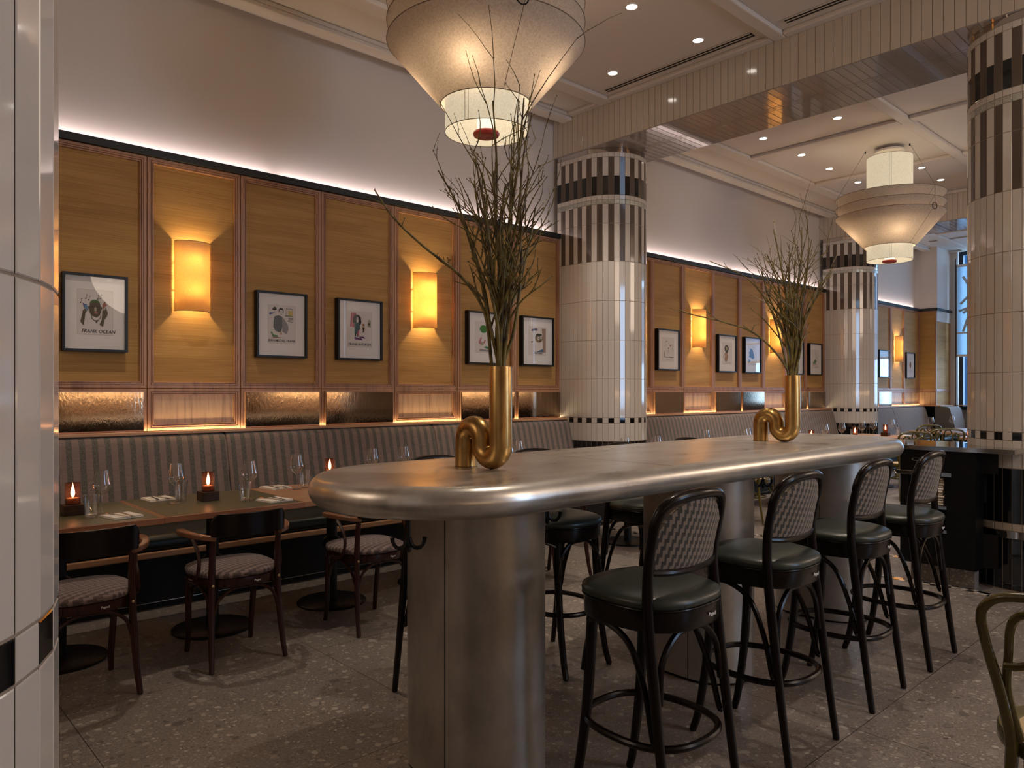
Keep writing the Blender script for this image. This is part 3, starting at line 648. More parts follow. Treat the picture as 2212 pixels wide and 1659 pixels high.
# ------------------------------------------------------------ framed drawings
def poly(b, mi, pts, z=0): b.mi = mi; b.add([(x, z, y) for x, y in pts], [tuple(range(len(pts)))])
def ell(cx, cy, rx, ry, n=18, a0=0, a1=2 * pi): return [(cx + rx * cos(a0 + (a1 - a0) * k / n), cy + ry * sin(a0 + (a1 - a0) * k / n)) for k in range(n)]
def picture(x0, x1, label, shapes, text=None, z0=1.68, z1=2.22, tsize=.03, tx=.0, tsx=.9):
    w, h = x1 - x0, z1 - z0; t = thing('framed_drawing', label, 'picture', ((x0 + x1) / 2, 5.822, (z0 + z1) / 2)); W2, H2 = w / 2, h / 2; f = .017; D = -.056
    b = MB(); b.rings([[(sx * (W2 - i), y, sz * (H2 - i)) for sx, sz in ((-1, -1), (1, -1), (1, 1), (-1, 1))] for i, y in ((0, 0), (0, D), (f, D), (f, D + .015))], True, True, False); b.build('frame', M['frame_black'], t, smooth=0)
    b = MB(); b.box(-W2 + f, W2 - f, D + .020, D + .024, -H2 + f, H2 - f); b.build('mat_board', M['mat_board'], t, smooth=0)
    pw, ph = w * .265, h * .285; cz = .005
    b = MB(); y = D + .0195; b.mi = 0; b.box(-pw, pw, y - .0002, y + .0006, cz - ph, cz + ph); pap = b.build('paper', M['paper'], t, smooth=0)
    b = MB(); ring = [[(sx * (pw + i), yy, cz + sz * (ph + i)) for sx, sz in ((-1, -1), (1, -1), (1, 1), (-1, 1))] for i, yy in ((0, y - .0003), (.002, y - .001), (.004, y + .0005))]; b.rings(ring, True, False, False); b.build('mat_bevel', M['plaster'], t, smooth=0)
    b = MB(); cols = []
    for i, (c, pts) in enumerate(shapes):
        if c not in cols: cols.append(c)
        poly(b, cols.index(c), [(-pw + 2 * pw * px, cz - ph + 2 * ph * py) for px, py in pts], y - .0004 - .00008 * i)
    if shapes: b.build('drawing', [flat(c) for c in cols], t, smooth=0)
    if text: text_mesh('caption', text, tsize, M['line'], t, (tx * pw, y - .0006, cz - ph + .010), (R_(90), 0, 0), .15, .0001, tsx, .0006)
    b = MB(); b.box(-W2 + f, W2 - f, D + .010, D + .012, -H2 + f, H2 - f); b.build('glazing', M['pic_glass'], t, smooth=0)
def stroke(pts, w):
    """thin ribbon polygon along pts (page units)"""
    L_, R__ = [], []
    for i, p in enumerate(pts):
        a = pts[max(i - 1, 0)]; c = pts[min(i + 1, len(pts) - 1)]; dx, dy = c[0] - a[0], c[1] - a[1]; q = math.hypot(dx, dy) or 1
        L_.append((p[0] - dy / q * w, p[1] + dx / q * w)); R__.append((p[0] + dy / q * w, p[1] - dx / q * w))
    return L_ + R__[::-1]
K = (.015, .015, .02); BR = (.075, .055, .030); GR = (.02, .12, .015)
note = lambda x, y: [(K, ell(x, y, .022, .014)), (K, stroke([(x + .018, y), (x + .028, y + .09)], .005)), (K, stroke([(x + .028, y + .09), (x + .06, y + .08)], .006))]
A1 = note(.22, .80) + note(.30, .77) + note(.56, .80) + note(.64, .82) + note(.07, .70) + [
    (BR, [(.33, .50), (.35, .46), (.40, .42), (.53, .38), (.62, .43), (.66, .50), (.665, .60), (.64, .68), (.60, .745), (.50, .775), (.39, .75), (.34, .69), (.325, .60)]), (GR, [(.33, .69), (.36, .75), (.43, .78), (.53, .785), (.60, .76), (.635, .70), (.61, .715), (.5, .73), (.4, .72)]),
    ((.45, .42, .30), ell(.50, .565, .035, .05)), (K, ell(.42, .62, .03, .016)), (K, ell(.565, .62, .03, .016)), ((.50, .18, .20), ell(.515, .485, .055, .022)), (BR, ell(.31, .60, .02, .04)), (BR, ell(.675, .60, .02, .04)),
    (K, stroke([(.38, .43), (.40, .36), (.47, .315), (.56, .315), (.63, .37), (.65, .43)], .008)), (K, stroke([(.53, .315), (.53, .25)], .008)), (K, stroke([(.495, .285), (.565, .285)], .008)),
    (BR, [(.07, .28), (.16, .19), (.19, .33), (.21, .47), (.26, .52), (.20, .57), (.14, .53), (.12, .45), (.10, .37)]), (BR, [(.62, .22), (.72, .18), (.76, .34), (.84, .43), (.86, .50), (.80, .62), (.76, .55), (.70, .56), (.69, .46), (.68, .34)]),
    ((.06, .10, .28), [(.13, .70), (.20, .67), (.25, .68), (.27, .58), (.31, .52), (.24, .55), (.17, .60)]), ((.12, .30, .45), ell(.235, .61, .05, .05, 8)), ((.35, .12, .09), [(.71, .62), (.70, .68), (.78, .77), (.80, .70), (.85, .68), (.78, .64), (.74, .55)])]
A2 = [(K, [(.13, .88), (.22, .97), (.29, .94), (.31, .89), (.22, .865)]), (K, stroke([(.22, .87), (.23, .82)], .004)), ((.03, .05, .26), [(.04, .80), (.28, .80), (.04, .74)]), (K, ell(.47, .86, .095, .085)), ((.70, .66, .62), [(.40, .86), (.45, .89), (.53, .88), (.53, .78), (.48, .72), (.41, .76)]), (K, stroke([(.42, .84), (.51, .84)], .006)), (K, stroke([(.45, .77), (.50, .77)], .006)),
      ((.10, .13, .14), [(.22, .70), (.36, .74), (.50, .71), (.56, .66), (.52, .45), (.48, .32), (.40, .28), (.26, .32), (.18, .42), (.19, .58)]), ((.28, .27, .28), [(.50, .70), (.57, .66), (.72, .50), (.75, .38), (.68, .24), (.52, .30)]), ((.50, .38, .24), [(.40, .30), (.50, .30), (.50, .22), (.42, .22)]),
      ((.60, .50, .16), [(.74, .74), (.90, .74), (.90, .88), (.74, .88)]), (K, stroke([(.66, .75), (.66, .93), (.88, .93), (.90, .88)], .006)), ((.18, .20, .12), [(.60, .72), (.93, .72), (.90, .74), (.64, .755)]),
      ((.07, .22, .08), [(.08, .28), (.13, .30), (.18, .22), (.35, .20), (.34, .15), (.18, .13)]), ((.36, .14, .11), [(.16, .12), (.58, .145), (.18, .165)])] + [(K, stroke([(.74, .68 - .033 * k), (.80, .682 - .033 * k), (.86, .677 - .033 * k), (.92, .68 - .033 * k)], .006)) for k in range(4)]
A3 = [((.42, .10, .14), [(.13, .97), (.35, .97), (.33, .60), (.25, .55), (.09, .57)]), ((.55, .22, .24), [(.18, .97), (.23, .97), (.19, .57), (.14, .57)]), (K, ell(.38, .80, .17, .125, 24)), (K, ell(.47, .72, .09, .10)), (K, ell(.28, .74, .08, .07)), ((.72, .68, .64), ell(.40, .76, .04, .10)), (K, stroke([(.37, .80), (.44, .80)], .008)),
      ((.02, .10, .11), [(.27, .67), (.42, .70), (.50, .65), (.50, .50), (.44, .45), (.36, .35), (.27, .35), (.27, .5)]), ((.55, .14, .26), [(.42, .47), (.48, .50), (.45, .32), (.36, .35)]), (K, [(.30, .35), (.34, .35), (.34, .29), (.29, .29)]), (K, [(.38, .34), (.42, .34), (.43, .28), (.38, .29)]),
      ((.12, .035, .16), [(.27, .28), (.27, .21), (.62, .19), (.55, .26), (.74, .235), (.66, .29), (.80, .27), (.62, .30), (.45, .29), (.52, .24)]), ((.35, .14, .07), ell(.65, .64, .05, .035)), ((.50, .36, .24), [(.60, .61), (.70, .61), (.72, .47), (.58, .48)]), (K, [(.61, .56), (.69, .55), (.68, .45), (.69, .38), (.65, .44), (.57, .39), (.63, .46)]),
      ((.33, .33, .24), [(.84, .76), (.88, .80), (.95, .79), (.97, .72), (.96, .56), (.90, .58), (.82, .60)]), (K, ell(.885, .67, .035, .035))]
A4 = [((.02, .20, .02), ell(.44, .78, .21, .13)), ((.46, .20, .20), [(.30, .52), (.36, .48), (.30, .40), (.36, .30), (.24, .26), (.16, .33), (.22, .43)]), ((.45, .08, .07), [(.42, .30), (.50, .42), (.56, .42), (.50, .32)]), ((.38, .36, .22), [(.28, .28), (.42, .38), (.44, .25), (.3, .24)]), ((.04, .18, .07), [(.45, .18), (.6, .22), (.88, .14), (.86, .10), (.6, .13)]), (K, stroke([(.36, .60), (.33, .52)], .004))]
A5 = [((.09, .085, .13), [(.12, .86), (.16, .91), (.34, .94), (.42, .96), (.52, .92), (.50, .86), (.34, .87), (.16, .84)]), ((.24, .19, .11), ell(.58, .60, .23, .155, 24)), (K, [(.38, .64), (.42, .73), (.55, .77), (.74, .75), (.78, .72), (.66, .70), (.58, .66), (.50, .70), (.42, .66)]), ((.85, .83, .80), ell(.56, .60, .055, .055)), (K, ell(.57, .60, .022, .035)), ((.85, .83, .80), ell(.72, .63, .05, .052)), (K, ell(.73, .63, .02, .033)), ((.20, .04, .04), ell(.66, .50, .05, .035)),
      ((.36, .24, .18), [(.76, .95), (.99, .95), (.99, .10), (.84, .10)]), ((.25, .16, .12), [(.78, .82), (.97, .82), (.97, .81), (.78, .81)]), ((.10, .17, .26), [(.38, .10), (.86, .24), (.86, .10)]), (K, ell(.17, .46, .07, .02, 7))]
A6 = [(K, stroke([(.1, .18), (.95, .16)], .012)), (K, [(.12, .17), (.22, .25), (.12, .24)]), ((.22, .24, .06), [(.14, .25), (.2, .25), (.2, .40), (.14, .38)]), ((.40, .1, .07), ell(.70, .67, .07, .03)), (K, ell(.36, .84, .05, .02)), (K, stroke([(.15, .80), (.25, .82), (.30, .70), (.22, .62), (.14, .66)], .006)), (K, stroke([(.5, .77), (.62, .66), (.72, .72), (.86, .70), (.88, .62)], .006)), (K, ell(.52, .55, .04, .03)), (K, stroke([(.52, .5), (.5, .4), (.54, .34)], .01)), (K, stroke([(.85, .58), (.9, .45), (.92, .42)], .008))]
A7 = [(K, ell(.46, .72, .22, .17)), (K, [(.28, .70), (.36, .5), (.6, .48), (.66, .68)]), ((.36, .20, .12), [(.30, .50), (.60, .54), (.62, .32), (.50, .12), (.30, .10), (.22, .24), (.30, .36)]), ((.36, .20, .12), stroke([(.3, .5), (.1, .3)], .025)), ((.5, .42, .25), ell(.46, .73, .07, .09))]
A8 = [((.025, .03, .045), [(.20, .84), (.30, .78), (.45, .82), (.55, .70), (.66, .50), (.72, .36), (.55, .30), (.4, .34), (.1, .38), (.16, .52), (.10, .62), (.22, .68)]), ((.02, .16, .28), [(.05, .30), (.28, .20), (.05, .10)]), (K, stroke([(.4, .9), (.7, .88), (.8, .8)], .006))]
A9 = [((.06, .10, .16), [(.4, .8), (.6, .78), (.66, .5), (.6, .3), (.45, .3), (.5, .5)]), ((.5, .36, .22), ell(.5, .82, .1, .07)), (K, stroke([(.4, .3), (.38, .15)], .02))]
A10 = [((.05, .16, .05), [(.12, .3), (.5, .5), (.7, .36), (.5, .26), (.16, .22)]), ((.4, .34, .16), [(.1, .2), (.6, .26), (.62, .18), (.1, .14)]), (K, stroke([(.4, .9), (.5, .75), (.6, .6), (.7, .5)], .008)), (K, stroke([(.7, .68), (.78, .6), (.7, .52)], .01))]
A11 = [((.04, .07, .14), ell(.5, .74, .16, .10)), ((.04, .07, .14), [(.36, .5), (.6, .5), (.7, .3), (.4, .26)]), (K, stroke([(.3, .6), (.7, .56)], .02))]
SCRIB = [(K, stroke([(.3 + .05 * k, .045 + (.035 if k % 3 == 0 else .0) * (1 if k % 2 else .5)) for k in range(13)], .005))]
A12 = [(K, [(.4, .75), (.6, .7), (.7, .5), (.6, .3), (.4, .32), (.3, .5)]), (K, stroke([(.5, .85), (.55, .72)], .015))]
picture(1.160, 1.570, 'black framed drawing of a head with green hair, two raised hands and music notes', A1, 'FRANK OCEAN', tsize=.034, tx=.18)
picture(2.524, 2.963, 'black framed drawing of a suited figure with a green armchair and a yellow curtain', A2, 'JEAN-MICHEL FRANK', tsize=.028)
picture(3.251, 3.708, 'black framed drawing of a tall figure with big black hair before a pink curtain', A3, 'FRANK-N-FURTER', tsize=.032)
picture(4.715, 5.171, 'black framed drawing with a blurred green cloud, half hidden by the branches', A4, 'FERNAND', tsize=.034)
picture(5.464, 5.948, 'black framed drawing of a round head peering past a brown post, beside the nearer column', A5, 'Paul Swan', tsize=.034, tx=.1)
picture(7.881, 8.364, 'black framed sketch with small scattered marks, right of the nearer wall column', A6 + SCRIB)
picture(9.316, 9.802, 'black framed drawing of a figure with long black hair, left of a linen lamp', A7 + SCRIB)
picture(10.036, 10.512, 'black framed drawing of a shaggy dark shape with a blue corner', A8 + SCRIB)
picture(11.458, 11.907, 'black framed drawing of a slim blue figure partly behind the farther branches', A9 + SCRIB)
picture(12.123, 12.588, 'black framed drawing of a green reclining shape next to the far wall column', A10 + SCRIB)
picture(15.046, 15.555, 'far black framed print washed with blue window light', A11)
picture(16.467, 16.94, 'farthest black framed print with a small dark mark, beside the corner', A12)
# ------------------------------------------------------------ bar table
TZ, TYC, TW2, TX0, TX1, RR = 1.111, 2.144, .477, 1.163, 5.11, .0525
t = thing('bar_table', 'long zinc bar table with rounded ends and thick rolled rim on three pillars', 'table', (3.137, TYC, 0))
def stad(x0, x1, yc, w, n=28):
    return [(x1 - w + w * sin(a), yc - w * cos(a)) for a in [pi * k / n for k in range(n + 1)]] + [(x0 + w - w * sin(a), yc + w * cos(a)) for a in [pi * k / n for k in range(n + 1)]]
b = MB(); rs = []
for k in range(17):
    a = -pi / 2 + pi * k / 16; o = RR * cos(a) - RR; p = stad(TX0 - o * 1 , TX1 + o, TYC, TW2 + o); rs.append([(x - 3.137, y - TYC, TZ - RR + RR * sin(a)) for x, y in p])
rs = [[(x, y, TZ - 2 * RR) for x, y, z in [(px - 3.137, py - TYC, 0) for px, py in stad(TX0 + .09, TX1 - .09, TYC, TW2 - .09)]]] + rs + [[(px - 3.137, py - TYC, TZ) for px, py in stad(TX0 + .20, TX1 - .20, TYC, TW2 - .20)]]
b.rings(rs); b.build('table_top', M['zinc'], t, smooth=40)
b = MB()
for x in (-.72, .62): b.box(x - .0008, x + .0008, -TW2 + .03, TW2 - .03, TZ - .0002, TZ + .0003)
b.build('top_seam', M['black_metal'], t, smooth=0)
for x in (1.784, 3.26, 4.66):
    R, h = .205, .083; pts = [(R * cos(a), (h if 0 <= a < pi else -h) + R * sin(a)) for a in [2 * pi * k / 56 for k in range(56)]]
    b = MB(); b.rings([[(px, py, z) for px, py in pts] for z in (.012, TZ - 2 * RR + .001)]); o = b.build('pillar', M['zinc_pillar'], t, smooth=40, loc=(x - 3.137, 0, 0))
    b = MB(); b.rings([[(px * .985, py * .985, z) for px, py in pts] for z in (0, .013)]); b.build('plinth', M['black'], o, smooth=40)
    b = MB(); b.box(-.2065, -.203, -.0835, -.081, .012, 1.0); b.box(.203, .2065, .081, .0835, .012, 1.0); b.build('seam', M['black_metal'], o, smooth=0)
def hook(x, y, label, rz=0):
    t = thing('coat_hook', label, 'hook', (x, y, TZ - 2 * RR), rz); b = MB()
    b.cyl(.006, -.105, 0, 10); b.cyl(.02, -.004, 0, 14); b.build('stem', M['black_metal'], t)
    for s_ in (-1, 1):
        b = MB(); pts = [(s_ * (.004 + .048 * (1 - cos(pi * k / 8)) / 2 * 1.0), 0, -.075 - .035 * sin(pi * k / 8)) for k in range(9)]; b.tube(pts, [.0065] * 8 + [.008], 8); b.build('prong', M['black_metal'], t)
    b = MB(); b.lathe([(.001, -.125), (.008, -.118), (.009, -.105), (.001, -.10)], 10); b.build('knob', M['black_metal'], t)
hook(2.055, 2.03, 'black double coat hook under the bar table, right of the nearest pillar', R_(-35)); hook(1.37, 1.98, 'black double coat hook under the bar table, left of the nearest pillar', R_(-35)); hook(3.66, 2.0, 'black double coat hook under the bar table, right of the middle pillar', R_(-35))
# ------------------------------------------------------------ bar stool (front faces +y)
def rsq(cx, cy, wf, wb, yf, yb, n=4, e=3.2, k=40):
    """super-ellipse seat outline, wider at the back (wb) than at the front (wf)"""
    out = []
    for j in range(k):
        a = 2 * pi * j / k; c, s_ = cos(a), sin(a); x = abs(c) ** (2 / e) * (1 if c > 0 else -1); y = abs(s_) ** (2 / e) * (1 if s_ > 0 else -1)
        yy = (yf + yb) / 2 + y * (yf - yb) / 2; tt = (yy - yb) / (yf - yb); out.append((cx + x * (wb + (wf - wb) * tt), cy + yy))
    return out
def scale_poly(p, o):
    cx = sum(x for x, y in p) / len(p); cy = sum(y for x, y in p) / len(p); out = []
    for x, y in p: d = math.hypot(x - cx, y - cy); out.append((cx + (x - cx) * (d + o) / d, cy + (y - cy) * (d + o) / d))
    return out
def make_stool():
    t = thing('bar_stool', '', 'stool'); W = M['dark_wood']
    seat = rsq(0, 0, .200, .205, .215, -.200, e=2.7)
    b = MB(); b.rings([[(x, y, z) for x, y in scale_poly(seat, o)] for z, o in ((.655, -.03), (.655, -.004), (.660, 0), (.718, 0), (.722, -.004), (.722, -.03))]); b.build('seat_rim', W, t, smooth=40)
    b = MB(); b.rings([[(x, y, z) for x, y in scale_poly(seat, o)] for z, o in ((.723, -.008), (.728, .004), (.740, .008), (.752, .004), (.762, -.015), (.770, -.045), (.774, -.09), (.776, -.16))]); b.build('seat', M['stool_leather'], t, smooth=60)
    b = MB(); b.tube([(x, y, .724) for x, y in scale_poly(seat, .004)], .003, 6, closed=True); b.build('seat_piping', W, t)
    for s_ in (-1, 1):
        b = MB(); pts = smooth_path([(s_ * .162, .222, 0.004), (s_ * .154, .196, .10), (s_ * .146, .160, .35), (s_ * .140, .142, .66)], 5); n = len(pts)
        b.tube(pts, lerp_list([.0145, .016, .0185, .0195], n), 12); b.cyl(.011, 0, .01, 10, c=(s_ * .162, .222)); b.build('front_leg', W, t)
    # back frame: both rear legs and the arched top rail are one bent piece; uprights as two legs, top rail between them
    for s_ in (-1, 1):
        b = MB(); pts = smooth_path([(s_ * .196, -.215, .004), (s_ * .194, -.190, .18), (s_ * .191, -.155, .45), (s_ * .188, -.126, .70), (s_ * .180, -.120, .85), (s_ * .181, -.140, .965)], 5); n = len(pts)
        b.tube(pts, lerp_list([.0135, .015, .0175, .0185, .017, .0155], n), 12); b.cyl(.0105, 0, .01, 10, c=(s_ * .196, -.215)); b.build('rear_leg', W, t)
    b = MB(); pts = smooth_path([(-.181, -.139, .960), (-.179, -.148, 1.000), (-.158, -.164, 1.046), (-.105, -.182, 1.070), (0, -.192, 1.078), (.105, -.182, 1.070), (.158, -.164, 1.046), (.179, -.148, 1.000), (.181, -.139, .960)], 5)
    b.tube(pts, [(.0155, .0175)] * len(pts), 12); b.build('top_rail', W, t)
    b = MB(); pts = smooth_path([(-.172, -.122, .840), (-.10, -.146, .834), (0, -.155, .832), (.10, -.146, .834), (.172, -.122, .840)], 4); b.tube(pts, .0125, 10); b.build('lower_rail', W, t)
    # upholstered back panel, slightly curved
    g = []; nx, nz = 14, 12
    def bp(u, v, off):
        zt = 1.060 - .090 * abs(u) ** 3.0; z = .840 + (zt - .840) * v; x = u * (.168 + .002 * v); pad = .012 * (1 - abs(u) ** 4) * (1 - abs(2 * v - 1) ** 4)
        return (x, -.154 + .032 * u * u - .038 * v ** 1.6 * (1 - .35 * u * u) + off * (.006 + pad), z)
    b = MB()
    for off in (-1, 1):
        b.add([bp(-1 + 2 * i / nx, j / nz, off) for j in range(nz + 1) for i in range(nx + 1)], [((j * (nx + 1) + i), (j * (nx + 1) + i + 1), ((j + 1) * (nx + 1) + i + 1), ((j + 1) * (nx + 1) + i))[::(1 if off < 0 else -1)] for j in range(nz) for i in range(nx)])
    m = (nx + 1) * (nz + 1); ed = [i for i in range(nx + 1)] + [j * (nx + 1) + nx for j in range(1, nz + 1)] + [nz * (nx + 1) + i for i in range(nx - 1, -1, -1)] + [j * (nx + 1) for j in range(nz - 1, 0, -1)]
    b.add([], []); base = 0
    for i in range(len(ed)): a_, c_ = ed[i], ed[(i + 1) % len(ed)]; b.f.append((a_, c_, c_ + m, a_ + m)); b.m.append(0)
    b.build('back_panel', M['back_fabric'], t, smooth=50)
    b = MB(); oval = [((.197 + .012) * cos(a) ** 1, .0) for a in (0,)]
    ring = rsq(0, 0, .185, .200, .222, -.205, e=2.5, k=44); b.tube([(x, y, .298) for x, y in ring], .0125, 10, closed=True); b.build('foot_ring', W, t)
    for x, y in ((.168, .18), (-.168, .18), (.187, -.178), (-.187, -.178)):
        pass
    # bent braces from under the seat down to the legs
    for s_ in (-1, 1):
        b = MB(); b.tube(smooth_path([(s_ * .150, .150, .632), (s_ * .170, .06, .648), (s_ * .172, -.04, .60), (s_ * .178, -.105, .47), (s_ * .184, -.140, .34), (s_ * .186, -.150, .325)], 5), .0105, 8); b.build('side_brace', W, t)
    b = MB(); b.tube(smooth_path([(-.160, .165, .46), (-.135, .160, .57), (-.07, .158, .635), (0, .158, .645), (.07, .158, .635), (.135, .160, .57), (.160, .165, .46)], 5), .0105, 8); b.build('front_brace', W, t)
    b = MB(); b.tube(smooth_path([(-.17, -.155, .44), (-.15, -.150, .56), (-.08, -.150, .632), (0, -.152, .642), (.08, -.150, .632), (.15, -.150, .56), (.17, -.155, .44)], 5), .0105, 8); b.build('rear_brace', W, t)
    b = MB()
    for s_ in (-1, 1):
        b.lathe([(.001, .004), (.004, .003), (.006, 0)], 8, (0, 0, 0)); 
    b = MB(); b.box(.060, .063, -.2085, -.2075, .682, .685); 
    text_mesh('maker_mark', 'Paged', .017, M['logo'], t, (.045, -.2035, .684), (R_(90), 0, 0), 0, .0002, 1, .0004)
    return t
stool = make_stool(); G1 = 'bar stools at the zinc table'
ST = [(2.035, 1.515, 0, 'dark bar stool largest in the foreground, nearest of the row'), (2.785, 1.525, 0, 'dark bar stool second in the row on this side of the bar table'),
      (3.527, 1.530, R_(1.5), 'dark bar stool third in the row, beside the farthest pillar'), (4.235, 1.525, R_(1), 'dark bar stool at the far end of the row, in front of the service counter'),
      (2.135, 2.70, pi, 'dark bar stool on the far side, mostly behind the nearest pillar'), (2.785, 2.685, pi, 'dark bar stool on the far side, its seat showing right of the first pillar'),
      (3.53, 2.68, pi, 'dark bar stool on the far side, behind the middle pillar'), (4.22, 2.69, pi, 'dark bar stool on the far side of the bar table, near the farther vase')]
for i, (x, y, rz, l) in enumerate(ST):
    if i == 0: stool.location = (x, y, 0); stool.rotation_euler = (0, 0, rz); stool['label'] = l; stool['group'] = G1
    else: dup(stool, (x, y, 0), rz, l, G1)
# ------------------------------------------------------------ armchair (front faces +y)
def make_armchair():
    t = thing('dining_armchair', '', 'chair'); W = M['brown_wood']
    seat = rsq(0, 0.0, .222, .195, .235, -.195, e=2.8)
    b = MB(); b.rings([[(x, y, z) for x, y in scale_poly(seat, o)] for z, o in ((.405, -.02), (.405, -.002), (.408, 0), (.446, 0), (.450, -.004), (.450, -.03))]); b.build('seat_rim', W, t, smooth=40)
    b = MB(); b.rings([[(x, y, z) for x, y in scale_poly(seat, o)] for z, o in ((.451, -.006), (.456, .004), (.466, .007), (.477, .003), (.487, -.02), (.494, -.06), (.498, -.12), (.499, -.17))]); b.build('seat', M['seat_fabric'], t, smooth=60)
    for s_ in (-1, 1):
        b = MB(); pts = smooth_path([(s_ * .175, .205, .003), (s_ * .172, .190, .10), (s_ * .178, .172, .28), (s_ * .180, .165, .41)], 5); b.tube(pts, lerp_list([.013, .0145, .0165, .0175], len(pts)), 12); b.build('front_leg', W, t)
        b = MB(); pts = smooth_path([(s_ * .192, -.215, .003), (s_ * .184, -.190, .12), (s_ * .176, -.168, .30), (s_ * .172, -.160, .46), (s_ * .170, -.168, .60), (s_ * .170, -.190, .70)], 5); b.tube(pts, lerp_list([.0125, .0145, .017, .0175, .016, .0135], len(pts)), 12); b.build('rear_leg', W, t)
        b = MB(); b.lathe([(.001, -.0035), (.006, -.002), (.0075, 0)], 12); o = b.build('screw', M['bolt'], t); o.location = (s_ * .172, -.180, .425); o.rotation_euler = (R_(-90), 0, 0)
        # arm: bent slat from the back round to the front, and its curved support
        b = MB(); pts = smooth_path([(s_ * .165, -.200, .665), (s_ * .215, -.165, .672), (s_ * .250, -.09, .678), (s_ * .262, .0, .680), (s_ * .258, .055, .680)], 5); b.bar(pts, lerp_list([.022, .030, .034, .046, .038], len(pts)), .026); b.build('arm', M['arm_wood'], t, smooth=50, bevel=.005)
        b = MB(); b.tube(smooth_path([(s_ * .252, .035, .665), (s_ * .225, -.02, .645), (s_ * .212, -.075, .585), (s_ * .214, -.10, .52), (s_ * .220, -.085, .46), (s_ * .222, -.04, .432), (s_ * .218, .03, .425)], 5), .0095, 8); b.build('arm_support', W, t)
        b = MB(); b.tube(smooth_path([(s_ * .178, .150, .285), (s_ * .183, .125, .355), (s_ * .186, .05, .398), (s_ * .186, -.03, .398), (s_ * .180, -.11, .355), (s_ * .176, -.150, .28)], 5), .0085, 8); b.build('side_brace', W, t)
    for yy, w in ((.170, .168), (-.172, .166)):
        b = MB(); b.tube(smooth_path([(-w, yy, .275), (-w * .86, yy, .345), (-w * .45, yy, .393), (0, yy, .398), (w * .45, yy, .393), (w * .86, yy, .345), (w, yy, .275)], 5), .0085, 8); b.build('cross_brace', W, t)
    # curved crest board
    b = MB(); nx = 20; cols = []
    for i in range(nx + 1):
        u = -1 + 2 * i / nx; x = .190 * sin(u * 1.25) / sin(1.25); y = -.250 + .055 * (u * u) ; zt = .790 - .022 * max(0, abs(u) - .82) / .18 * 1.6; zb = .672 + .004 * abs(u)
        cols.append([(x * 1.0, y - .010, zb), (x, y + .006, zb), (x, y - .002, zt), (x, y - .018, zt)])
    b.rings(cols); b.build('crest_board', M['dark_wood'], t, smooth=50, bevel=.003)
    text_mesh('maker_mark', 'Paged', .015, M['logo'], t, (.05, -.1965, .421), (R_(90), 0, 0), 0, .0002, 1, .0004)
    return t
arm = make_armchair(); G2 = 'mahogany armchairs along the banquette tables'
AC = [(.865, 3.905, 0, 'mahogany armchair nearest the close column, partly cut by it'), (1.585, 3.915, R_(-1), 'mahogany armchair in front of the second green table'), (2.405, 3.905, 0, 'mahogany armchair under the rounded near end of the bar table'),
      (3.98, 3.87, R_(2), 'mahogany armchair glimpsed behind a far side stool by the fourth table'), (5.45, 3.85, 0, 'mahogany armchair glimpsed beside the fifth banquette table')]
for i, (x, y, rz, l) in enumerate(AC):
    if i == 0: arm.location = (x, y, 0); arm['label'] = l; arm['group'] = G2
    else: dup(arm, (x, y, 0), rz, l, G2)
